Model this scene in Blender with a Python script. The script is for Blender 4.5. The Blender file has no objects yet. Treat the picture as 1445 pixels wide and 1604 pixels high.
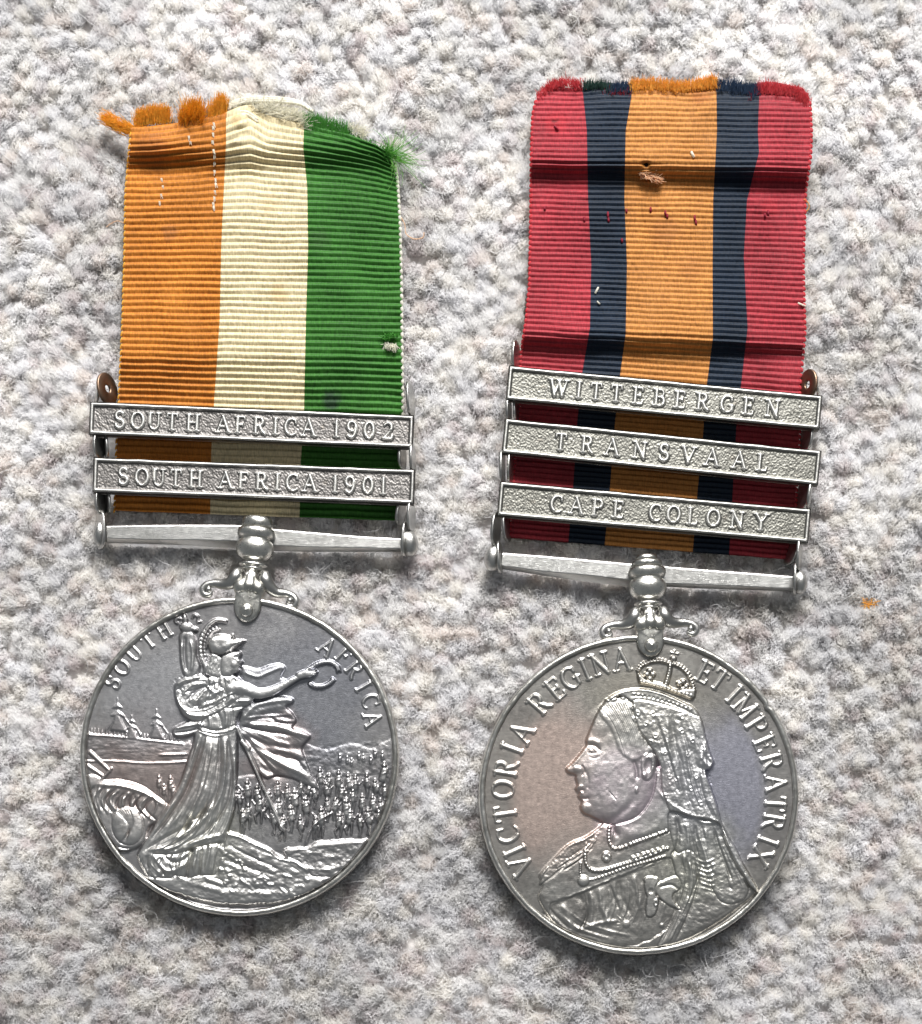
import bpy, bmesh, math, random, os
import numpy as np
from mathutils import Vector, Matrix

# ---------------------------------------------------------------- scene, camera, light
U = 0.01                      # 1 photo pixel = 0.01 blender units
PX, PY, CH = 722.0, 1500.0, 2600.0   # foot of the camera on the carpet, its height (px)
W0, H0 = 1445.0, 1604.0
scene = bpy.context.scene
scene.view_settings.view_transform = 'Standard'
scene.view_settings.look = 'None'
scene.view_settings.gamma = 1.0
scene.view_settings.exposure = 0.0
COL = scene.collection

def wx(px): return (px - W0 / 2) * U
def wy(py): return (H0 / 2 - py) * U
def P(px, py, z=0.0):
    """photo pixel + height above the carpet (px) -> world point"""
    k = (CH - z) / CH
    return Vector((wx(PX + (px - PX) * k), wy(PY + (py - PY) * k), z * U))
def K(z): return (CH - z) / CH

cam_d = bpy.data.cameras.new('camera')
cam = bpy.data.objects.new('camera', cam_d)
COL.objects.link(cam)
cam.location = (wx(PX), wy(PY), CH * U)
cam_d.sensor_fit = 'VERTICAL'
cam_d.sensor_height = 24.0
cam_d.lens = 24.0 * CH / H0
cam_d.shift_y = (PY - H0 / 2) / H0
cam_d.shift_x = 0.0
cam_d.clip_end = 500
cam_d.clip_start = 0.1
scene.camera = cam
cam_d.dof.use_dof = True
cam_d.dof.focus_distance = (CH - 36) * U
cam_d.dof.aperture_fstop = 0.035

world = bpy.data.worlds.new('World')
scene.world = world
world.use_nodes = True
wbg = world.node_tree.nodes['Background']
wbg.inputs[0].default_value = (0.90, 0.96, 1.0, 1)
wbg.inputs[1].default_value = 0.20

def area(name, loc, target, size, size_y, power, color):
    ld = bpy.data.lights.new(name, 'AREA')
    ld.shape = 'RECTANGLE'; ld.size = size; ld.size_y = size_y
    ld.energy = power; ld.color = color
    o = bpy.data.objects.new(name, ld); COL.objects.link(o)
    o.location = loc
    d = Vector(target) - Vector(loc)
    o.rotation_euler = d.to_track_quat('-Z', 'Y').to_euler()
    return o
# the window the medals lie in front of (beyond the top of the picture)
area('window_light', (8, 72, 61), (0, 0, 0), 50, 31, 235000, (1.0, 0.985, 0.96))

scene.cycles.max_bounces = 12
scene.cycles.diffuse_bounces = 8
scene.cycles.glossy_bounces = 3
scene.cycles.transmission_bounces = 10
try:
    scene.cycles_curves.shape = 'RIBBONS'
except Exception:
    pass

rng = np.random.default_rng(7)
random.seed(7)

# ---------------------------------------------------------------- helpers
def tag(o, label=None, category=None, group=None, kind=None):
    if label: o['label'] = label
    if category: o['category'] = category
    if group: o['group'] = group
    if kind: o['kind'] = kind
    return o

def link(name, me, mat=None, parent=None, loc=None, rot=None):
    o = bpy.data.objects.new(name, me)
    COL.objects.link(o)
    if mat is not None and hasattr(me, 'materials') and len(me.materials) == 0:
        me.materials.append(mat)
    if parent is not None: o.parent = parent
    if loc is not None: o.location = loc
    if rot is not None: o.rotation_euler = rot
    return o

def mesh_np(name, verts, faces, smooth=True, normals=None, attrs=None):
    verts = np.asarray(verts, np.float32); faces = np.asarray(faces, np.int32)
    me = bpy.data.meshes.new(name)
    nv, nf, k = len(verts), len(faces), faces.shape[1]
    me.vertices.add(nv); me.vertices.foreach_set('co', verts.ravel())
    me.loops.add(nf * k); me.loops.foreach_set('vertex_index', faces.ravel())
    me.polygons.add(nf)
    me.polygons.foreach_set('loop_start', np.arange(0, nf * k, k, dtype=np.int32))
    me.update(calc_edges=True)
    if smooth:
        me.polygons.foreach_set('use_smooth', np.ones(nf, bool))
    if attrs:
        for an, av in attrs.items():
            av = np.asarray(av, np.float32)
            if av.ndim == 2:
                a = me.attributes.new(an, 'FLOAT_COLOR', 'POINT')
                full = np.ones((nv, 4), np.float32); full[:, :3] = av
                a.data.foreach_set('color', full.ravel())
            else:
                a = me.attributes.new(an, 'FLOAT', 'POINT')
                a.data.foreach_set('value', av)
    me.validate()
    if normals is not None:
        me.normals_split_custom_set_from_vertices(np.asarray(normals, np.float32).tolist() if False else [tuple(n) for n in np.asarray(normals)])
    return me

def ss(a, b, x):
    t = np.clip((x - a) / (b - a + 1e-12), 0, 1); return t * t * (3 - 2 * t)

_lat = {}
def vnoise(x, y, seed=0):
    """smooth value noise, 0..1"""
    if seed not in _lat:
        _lat[seed] = np.random.default_rng(1000 + seed).random((256, 256)).astype(np.float32)
    L = _lat[seed]
    xi = np.floor(x).astype(int); yi = np.floor(y).astype(int)
    fx = x - xi; fy = y - yi
    fx = fx * fx * (3 - 2 * fx); fy = fy * fy * (3 - 2 * fy)
    a = L[xi % 256, yi % 256]; b = L[(xi + 1) % 256, yi % 256]
    c = L[xi % 256, (yi + 1) % 256]; d = L[(xi + 1) % 256, (yi + 1) % 256]
    return (a * (1 - fx) + b * fx) * (1 - fy) + (c * (1 - fx) + d * fx) * fy
def fbm(x, y, seed=0, o=4):
    s = 0; a = 0.5; t = 0
    for i in range(o):
        s = s + a * vnoise(x * 2 ** i + 17 * i, y * 2 ** i + 5 * i, seed + i); t += a; a *= 0.5
    return s / t

def catmull(pts, n=6, closed=False):
    pts = [np.array(p, float) for p in pts]
    out = []
    m = len(pts)
    rngi = range(m) if closed else range(m - 1)
    for i in rngi:
        if closed:
            p0, p1, p2, p3 = pts[(i - 1) % m], pts[i], pts[(i + 1) % m], pts[(i + 2) % m]
        else:
            p0, p1, p2, p3 = pts[max(i - 1, 0)], pts[i], pts[i + 1], pts[min(i + 2, m - 1)]
        for j in range(n):
            t = j / n
            out.append(0.5 * ((2 * p1) + (-p0 + p2) * t + (2 * p0 - 5 * p1 + 4 * p2 - p3) * t * t + (-p0 + 3 * p1 - 3 * p2 + p3) * t ** 3))
    if not closed: out.append(pts[-1])
    return np.array(out)

# ---------------------------------------------------------------- materials
def new_mat(name):
    m = bpy.data.materials.new(name); m.use_nodes = True
    nt = m.node_tree
    return m, nt, nt.nodes['Principled BSDF']
def N(nt, t, **kw):
    n = nt.nodes.new(t)
    for k, v in kw.items():
        if k in n.inputs: n.inputs[k].default_value = v
        else: setattr(n, k, v)
    return n
def noise_node(nt, scale, detail=5, rough=0.55, vec=None, dist=0.0):
    n = nt.nodes.new('ShaderNodeTexNoise')
    n.inputs['Scale'].default_value = scale; n.inputs['Detail'].default_value = detail
    n.inputs['Roughness'].default_value = rough; n.inputs['Distortion'].default_value = dist
    if vec is not None: nt.links.new(vec, n.inputs['Vector'])
    return n
def ramp(nt, fac, stops):
    r = nt.nodes.new('ShaderNodeValToRGB')
    e = r.color_ramp.elements
    while len(e) < len(stops): e.new(0.5)
    for i, (p, c) in enumerate(stops):
        e[i].position = p
        e[i].color = (c, c, c, 1) if isinstance(c, (int, float)) else (*c, 1)
    nt.links.new(fac, r.inputs[0]); return r
def mixc(nt, fac, a, b, mode='MIX'):
    m = nt.nodes.new('ShaderNodeMix'); m.data_type = 'RGBA'; m.blend_type = mode
    for sock, v in ((m.inputs[0], fac), (m.inputs[6], a), (m.inputs[7], b)):
        if isinstance(v, (int, float)): sock.default_value = v
        elif isinstance(v, tuple): sock.default_value = (*v, 1)
        else: nt.links.new(v, sock)
    return m.outputs[2]

def silver(name, base=(0.52, 0.51, 0.485), rough=0.36, tarn=(0.22, 0.21, 0.20), amount=0.5, tone=None, grain=0.005, inner=None, attr=False):
    """old silver: toned metal, worn brighter in patches, fine scratches"""
    m, nt, b = new_mat(name)
    tc = nt.nodes.new('ShaderNodeTexCoord'); oc = tc.outputs['Object']
    n1 = noise_node(nt, 1.3, 6, 0.6, oc, 0.4)
    n2 = noise_node(nt, 14, 5, 0.65, oc)
    r1 = ramp(nt, n1.outputs['Fac'], [(0.42, 0.0), (0.58, 1.0)])
    mul = N(nt, 'ShaderNodeMath', operation='MULTIPLY'); nt.links.new(r1.outputs[0], mul.inputs[0]); mul.inputs[1].default_value = amount
    col = mixc(nt, mul.outputs[0], base, tarn)
    n5 = noise_node(nt, 5.0, 6, 0.7, oc, 0.6)
    r5 = ramp(nt, n5.outputs['Fac'], [(0.60, 0.0), (0.74, 0.55)])
    col = mixc(nt, r5.outputs[0], col, (0.17, 0.145, 0.12))
    inner_f = None
    if inner:
        ln = nt.nodes.new('ShaderNodeVectorMath'); ln.operation = 'LENGTH'; nt.links.new(oc, ln.inputs[0])
        im = nt.nodes.new('ShaderNodeMapRange'); im.interpolation_type = 'SMOOTHSTEP'
        im.inputs[1].default_value = inner + 0.14; im.inputs[2].default_value = inner - 0.12; im.inputs[3].default_value = 0.12; im.inputs[4].default_value = 1
        nt.links.new(ln.outputs['Value'], im.inputs[0]); inner_f = im.outputs[0]
    if tone:
        # broad oxide toning and painted-in soft reflection, placed by object coordinates
        sx = nt.nodes.new('ShaderNodeSeparateXYZ'); nt.links.new(oc, sx.inputs[0])
        for (cx, cy, r, c, a) in tone:
            vd = nt.nodes.new('ShaderNodeVectorMath'); vd.operation = 'DISTANCE'
            nd = noise_node(nt, 1.6, 3, 0.5, oc)
            ad = nt.nodes.new('ShaderNodeVectorMath'); ad.operation = 'MULTIPLY_ADD'
            nt.links.new(nd.outputs['Color'], ad.inputs[0]); ad.inputs[1].default_value = (0.9, 0.9, 0); nt.links.new(oc, ad.inputs[2])
            nt.links.new(ad.outputs[0], vd.inputs[0]); vd.inputs[1].default_value = (cx + 0.45, cy + 0.45, 0)
            mr = nt.nodes.new('ShaderNodeMapRange'); mr.interpolation_type = 'SMOOTHSTEP'
            mr.inputs[1].default_value = r; mr.inputs[2].default_value = r * 0.35
            mr.inputs[3].default_value = 0; mr.inputs[4].default_value = a
            nt.links.new(vd.outputs['Value'], mr.inputs[0])
            fac = mr.outputs[0]
            if inner_f is not None:
                mm = N(nt, 'ShaderNodeMath', operation='MULTIPLY'); nt.links.new(fac, mm.inputs[0]); nt.links.new(inner_f, mm.inputs[1]); fac = mm.outputs[0]
            col = mixc(nt, fac, col, c)
    r2 = ramp(nt, n2.outputs['Fac'], [(0.3, 0.93), (0.7, 1.05)])
    col = mixc(nt, 1.0, col, r2.outputs[0], 'MULTIPLY')
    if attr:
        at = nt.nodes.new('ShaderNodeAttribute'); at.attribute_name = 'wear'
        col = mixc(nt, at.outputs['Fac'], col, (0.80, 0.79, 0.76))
    nt.links.new(col, b.inputs['Base Color'])
    b.inputs['Metallic'].default_value = 1.0
    rr = ramp(nt, n2.outputs['Fac'], [(0.25, rough - 0.04), (0.75, rough + 0.06)])
    nt.links.new(rr.outputs[0], b.inputs['Roughness'])
    # scratches
    mp = nt.nodes.new('ShaderNodeMapping'); nt.links.new(oc, mp.inputs[0])
    mp.inputs['Rotation'].default_value = (0, 0, 0.5); mp.inputs['Scale'].default_value = (3, 60, 3)
    ns = noise_node(nt, 3, 3, 0.6, mp.outputs[0])
    ng = noise_node(nt, 60, 3, 0.6, oc)
    add = N(nt, 'ShaderNodeMath', operation='ADD'); nt.links.new(ns.outputs['Fac'], add.inputs[0]); nt.links.new(ng.outputs['Fac'], add.inputs[1])
    bp = nt.nodes.new('ShaderNodeBump'); bp.inputs['Strength'].default_value = 0.35; bp.inputs['Distance'].default_value = grain
    nt.links.new(add.outputs[0], bp.inputs['Height']); nt.links.new(bp.outputs[0], b.inputs['Normal'])
    return m

M_barsilver = silver('aged_silver_bar', (0.52, 0.515, 0.50), 0.32, (0.30, 0.295, 0.28), 0.5)
M_claw = silver('polished_silver_claw', (0.66, 0.65, 0.61), 0.28, (0.36, 0.35, 0.32), 0.5)
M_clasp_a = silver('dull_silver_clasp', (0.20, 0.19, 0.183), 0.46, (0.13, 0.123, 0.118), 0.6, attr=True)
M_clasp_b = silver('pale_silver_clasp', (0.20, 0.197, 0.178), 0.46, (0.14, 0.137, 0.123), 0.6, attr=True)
M_rim = silver('silver_rim', (0.60, 0.59, 0.56), 0.34, (0.34, 0.33, 0.30), 0.6)
M_lug_brown = silver('brown_toned_lug', (0.26, 0.17, 0.12), 0.42, (0.10, 0.07, 0.05), 0.8)
M_disc_a = silver('toned_silver_scene', (0.42, 0.41, 0.41), 0.38, (0.27, 0.262, 0.27), 0.8, attr=True,
                  tone=[(-1.3, -0.2, 1.3, (0.40, 0.30, 0.27), 0.6), (0.9, 0.9, 1.6, (0.30, 0.31, 0.35), 0.7),
                        (-0.5, -1.3, 0.9, (0.46, 0.46, 0.38), 0.5), (0.6, 0.1, 0.7, (0.44, 0.33, 0.30), 0.5),
                        (-1.1, 0.9, 1.2, (0.52, 0.52, 0.54), 0.7)])  # pale upper-left patch paints the field's brighter reflection into the colour
M_disc_b = silver('toned_silver_portrait', (0.40, 0.385, 0.36), 0.38, (0.27, 0.255, 0.24), 0.7, attr=True, inner=1.93,
                  tone=[(-1.45, 0.2, 1.7, (0.70, 0.555, 0.49), 0.9), (1.5, 0.1, 1.6, (0.45, 0.45, 0.53), 0.85),  # left patch: pinkish toning, lightened to paint in a soft reflection
                        (-0.2, 0.1, 0.9, (0.60, 0.47, 0.55), 0.8), (0.9, -1.0, 1.0, (0.46, 0.46, 0.38), 0.5),
                        (0.1, 1.7, 1.2, (0.42, 0.39, 0.33), 0.6)])

def cloth_mat(name, col, var=0.25, rough=0.55, thread=1.0, dark=None):
    m, nt, b = new_mat(name)
    tc = nt.nodes.new('ShaderNodeTexCoord'); oc = tc.outputs['Object']
    n1 = noise_node(nt, 0.9, 5, 0.6, oc)
    n2 = noise_node(nt, 22, 4, 0.7, oc)
    r1 = ramp(nt, n1.outputs['Fac'], [(0.3, 1 - var), (0.7, 1 + var * 0.4)])
    r2 = ramp(nt, n2.outputs['Fac'], [(0.3, 0.86), (0.7, 1.14)])
    c = mixc(nt, 1.0, col, r1.outputs[0], 'MULTIPLY')
    c = mixc(nt, 1.0, c, r2.outputs[0], 'MULTIPLY')
    # fine warp threads running along the ribbon
    mp = nt.nodes.new('ShaderNodeMapping'); nt.links.new(oc, mp.inputs[0])
    mp.inputs['Scale'].default_value = (55, 9, 9); mp.inputs['Rotation'].default_value = (0, 0, 0.12)
    n3 = noise_node(nt, 1.0, 2, 0.5, mp.outputs[0])
    r3 = ramp(nt, n3.outputs['Fac'], [(0.35, 0.80), (0.65, 1.16)])
    c = mixc(nt, 1.0, c, r3.outputs[0], 'MULTIPLY')
    nt.links.new(c, b.inputs['Base Color'])
    b.inputs['Roughness'].default_value = rough
    b.inputs['Specular IOR Level'].default_value = 0.2
    b.inputs['Sheen Weight'].default_value = 0.0
    bp = nt.nodes.new('ShaderNodeBump'); bp.inputs['Strength'].default_value = 0.5 * thread; bp.inputs['Distance'].default_value = 0.01
    nt.links.new(n3.outputs['Fac'], bp.inputs['Height']); nt.links.new(bp.outputs[0], b.inputs['Normal'])
    return m

M_orange_a = cloth_mat('orange_ribbon_silk', (0.45, 0.160, 0.022))
M_cream = cloth_mat('cream_ribbon_silk', (0.60, 0.51, 0.32), 0.1)
M_green = cloth_mat('green_ribbon_silk', (0.028, 0.125, 0.014))
M_red = cloth_mat('red_ribbon_silk', (0.29, 0.025, 0.036), 0.3)
M_navy = cloth_mat('navy_ribbon_silk', (0.007, 0.015, 0.030), 0.3)
M_orange_b = cloth_mat('amber_ribbon_silk', (0.42, 0.175, 0.042), 0.2)
M_backing = cloth_mat('ribbon_backing', (0.30, 0.22, 0.12))

def fibre_mat(name, col, rough=0.7, trans=0.3, rootdark=False):
    m, nt, b = new_mat(name)
    out = nt.nodes['Material Output']
    at = nt.nodes.new('ShaderNodeAttribute'); at.attribute_name = 'tint'
    c = mixc(nt, 1.0, col, at.outputs['Color'], 'MULTIPLY')
    nt.nodes.remove(b)
    d = nt.nodes.new('ShaderNodeBsdfDiffuse'); t = nt.nodes.new('ShaderNodeBsdfTranslucent')
    g = nt.nodes.new('ShaderNodeBsdfGlossy'); g.inputs['Roughness'].default_value = 0.35
    mx = nt.nodes.new('ShaderNodeMixShader'); mx.inputs[0].default_value = trans
    mg = nt.nodes.new('ShaderNodeMixShader'); mg.inputs[0].default_value = 0.06
    nt.links.new(c, d.inputs[0]); nt.links.new(c, t.inputs[0])
    nt.links.new(d.outputs[0], mx.inputs[1]); nt.links.new(t.outputs[0], mx.inputs[2])
    nt.links.new(mx.outputs[0], mg.inputs[1]); nt.links.new(g.outputs[0], mg.inputs[2])
    nt.links.new(mg.outputs[0], out.inputs['Surface'])
    return m

# ---------------------------------------------------------------- the carpet
# footprints of what lies on the pile (photo px), used to press the pile down
DISC_A = (375.0, 1186.0, 249.0); DISC_B = (1000.0, 1246.0, 250.0)
FOOT = [
    [(196, 205), (345, 160), (480, 175), (622, 262), (630, 640), (628, 812), (180, 800), (186, 640)],
    [(848, 140), (1262, 140), (1270, 240), (1257, 411), (1251, 602), (1241, 873), (799, 843), (815, 571), (833, 342), (835, 180)],
    [(140, 632), (647, 650), (648, 800), (148, 785)], [(165, 823), (400, 822), (636, 845), (636, 866), (400, 862), (165, 852)],
    [(797, 573), (1286, 622), (1266, 855), (782, 825)], [(785, 866), (1015, 884), (1245, 904), (1245, 928), (1015, 918), (785, 892)],
]
def inpoly(x, y, poly):
    inside = np.zeros(x.shape, bool)
    n = len(poly)
    for i in range(n):
        x0, y0 = poly[i]; x1, y1 = poly[(i + 1) % n]
        c = ((y0 > y) != (y1 > y)) & (x < (x1 - x0) * (y - y0) / (y1 - y0 + 1e-9) + x0)
        inside ^= c
    return inside
def pressed(x, y):
    """0 free pile .. 1 fully under an object; photo px"""
    p = np.zeros(x.shape)
    for (cx, cy, r) in (DISC_A, DISC_B):
        d = np.hypot(x - cx, y - cy)
        p = np.maximum(p, 1 - ss(r - 14, r + 2, d))
    for f in FOOT:
        p = np.maximum(p, inpoly(x, y, f).astype(float))
    for (cx, cy, r) in ((393, 905, 34), (1014, 965, 34)):
        p = np.maximum(p, 0.75 * (1 - ss(r - 10, r + 4, np.hypot(x - cx, y - cy))))
    return p

def build_carpet():
    m, nt, b = new_mat('carpet_backing')
    tc = nt.nodes.new('ShaderNodeTexCoord')
    n1 = noise_node(nt, 5, 5, 0.6, tc.outputs['Object'])
    r = ramp(nt, n1.outputs['Fac'], [(0.3, (0.66, 0.62, 0.60)), (0.7, (0.82, 0.80, 0.78))])
    nt.links.new(r.outputs[0], b.inputs['Base Color']); b.inputs['Roughness'].default_value = 0.95
    n = 160
    xs = np.linspace(-260, 1700, n); ys = np.linspace(-560, 1860, n)
    X, Y = np.meshgrid(xs, ys)
    Z = -27 + 5 * fbm(X / 40, Y / 40, 31, 3)
    V = np.stack([wx(X), wy(Y), Z * U], -1).reshape(-1, 3)
    i = np.arange((n - 1) * n).reshape(n - 1, n)[:, :-1].ravel()
    F = np.stack([i, i + n, i + n + 1, i + 1], -1)
    o = link('carpet', mesh_np('carpet', V, F), m)
    tag(o, 'pale grey wool carpet seen close from above, under both medals', kind='structure')

    # pile: tufts on a jittered hex grid
    sp = 21.0
    rows = []
    y = -300.0; r_ = 0
    while y < 1720:
        x = -110.0 + (sp / 2 if r_ % 2 else 0)
        while x < 1560:
            rows.append((x, y)); x += sp
        y += sp * 0.866; r_ += 1
    T = np.array(rows); T += rng.normal(0, 3.6, T.shape)
    nT = len(T)
    per = 205
    root = np.repeat(T, per, 0)
    n = len(root)
    tone_big = fbm(T[:, 0] / 150, T[:, 1] / 150, 3, 3)
    tone_sm = rng.random(nT)
    # tuft colour
    pal = np.array([(0.995, 0.995, 0.99), (0.965, 0.968, 0.975), (1.0, 0.99, 0.965), (0.93, 0.915, 0.915), (0.955, 0.925, 0.90), (0.89, 0.855, 0.85)])
    wts = np.array([0.32, 0.24, 0.2, 0.1, 0.09, 0.05])
    ci = rng.choice(len(pal), nT, p=wts)
    tcol = pal[ci] * (0.915 + 0.085 * ss(0.3, 0.7, tone_big) + 0.03 * (tone_sm - 0.5))[:, None]
    Hh = 34 + 8 * (fbm(T[:, 0] / 46, T[:, 1] / 46, 9, 3) - 0.5) * 2 + rng.normal(0, 2.5, nT)
    lean = np.stack([fbm(T[:, 0] / 60, T[:, 1] / 60, 12, 2) - 0.5, fbm(T[:, 0] / 60, T[:, 1] / 60, 14, 2) - 0.5], 1) * 40 + rng.normal(0, 3.5, (nT, 2)) + np.array([-2.5, -3.0])
    h = np.repeat(Hh, per) * (0.80 + 0.20 * rng.random(n))
    ln = np.repeat(lean, per, 0)
    ang = rng.random(n) * 2 * np.pi; rad = np.sqrt(rng.random(n))
    dirx, diry = np.cos(ang), np.sin(ang)
    # dome-shaped tuft: outer fibres are shorter
    h = h * (1 - 0.42 * rad ** 2)
    rx0 = root[:, 0] + dirx * rad * 5.0; ry0 = root[:, 1] + diry * rad * 5.0
    sprd = 11.6 * rad
    NP = 6
    tt = np.linspace(0, 1, NP)
    pts = np.zeros((n, NP, 3), np.float32)
    cw = rng.normal(0, 2.0, (n, 2)); cph = rng.random(n) * 6.28
    for j, t in enumerate(tt):
        px = rx0 + dirx * sprd * t ** 1.2 + ln[:, 0] * t ** 1.6 * 0.5 + cw[:, 0] * np.sin(cph + t * 5) * t
        py = ry0 + diry * sprd * t ** 1.2 + ln[:, 1] * t ** 1.6 * 0.5 + cw[:, 1] * np.cos(cph + t * 5) * t
        if j:
            px = px + rng.normal(0, 0.7, n); py = py + rng.normal(0, 0.7, n)
        pts[:, j, 0] = px; pts[:, j, 1] = py; pts[:, j, 2] = h * (t ** 0.9) - 29
    # press down under the medals
    pr = pressed(pts[:, :, 0], pts[:, :, 1])
    zlim = np.full(pr.shape, 200.0)
    x_, y_ = pts[:, :, 0], pts[:, :, 1]
    lim = np.where(pr > 0.02, -17.0 - 4 * pr, 200)
    for (cx, cy, r) in (DISC_A, DISC_B):
        d = np.hypot(x_ - cx, y_ - cy)
        lim = np.where(d < r + 9, np.minimum(lim, -14 + ss(r - 2, r + 9, d) * 30), lim)
    pts[:, :, 2] = np.minimum(pts[:, :, 2], lim)
    # a few long stray fibres
    ns = 2600
    sx = rng.uniform(-60, 1500, ns); sy = rng.uniform(-120, 1680, ns)
    sl = rng.uniform(14, 46, ns); sa = rng.random(ns) * 6.28; curl = rng.normal(0, 1.6, ns)
    spt = np.zeros((ns, NP, 3), np.float32)
    cx_, cy_ = sx.copy(), sy.copy(); a = sa.copy()
    for j in range(NP):
        spt[:, j, 0] = cx_; spt[:, j, 1] = cy_; spt[:, j, 2] = 2 + 9 * np.sin(np.pi * j / (NP - 1)) * rng.random(ns)
        cx_ = cx_ + np.cos(a) * sl / (NP - 1); cy_ = cy_ + np.sin(a) * sl / (NP - 1); a = a + curl / (NP - 1) + rng.normal(0, .15, ns)
    okm = pressed(spt[:, :, 0], spt[:, :, 1]).max(1) < 0.01
    spt = spt[okm]; ns = len(spt)
    allp = np.concatenate([pts, spt], 0)
    nn = len(allp)
    wpt = np.stack([wx(allp[:, :, 0]), wy(allp[:, :, 1]), allp[:, :, 2] * U], -1).astype(np.float32)
    col = np.repeat(tcol, per, 0) * (0.97 + 0.03 * rng.random(n))[:, None]
    col = np.concatenate([col, np.full((ns, 3), 1.0) * rng.uniform(0.75, 1.05, ns)[:, None]], 0)
    cu = bpy.data.hair_curves.new('carpet_pile')
    cu.add_curves([NP] * nn)
    cu.points.foreach_set('position', wpt.ravel())
    rr = np.tile(np.linspace(0.62, 0.34, NP), nn).astype(np.float32) * U
    rr = rr.reshape(nn, NP); rr[n:] = 0.32 * U
    cu.points.foreach_set('radius', rr.ravel())
    a = cu.attributes.new('tint', 'FLOAT_COLOR', 'CURVE')
    full = np.ones((nn, 4), np.float32); full[:, :3] = np.clip(col, 0, 1)
    a.data.foreach_set('color', full.ravel())
    mf = fibre_mat('wool_fibre', (0.968, 0.962, 0.965), trans=0.6)
    o = bpy.data.objects.new('carpet_pile', cu); COL.objects.link(o)
    cu.materials.append(mf)
    tag(o, 'soft grey and white wool pile of the carpet in small fuzzy tufts', 'carpet pile', kind='stuff')
if not os.environ.get('NOPILE'):
    build_carpet()

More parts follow.
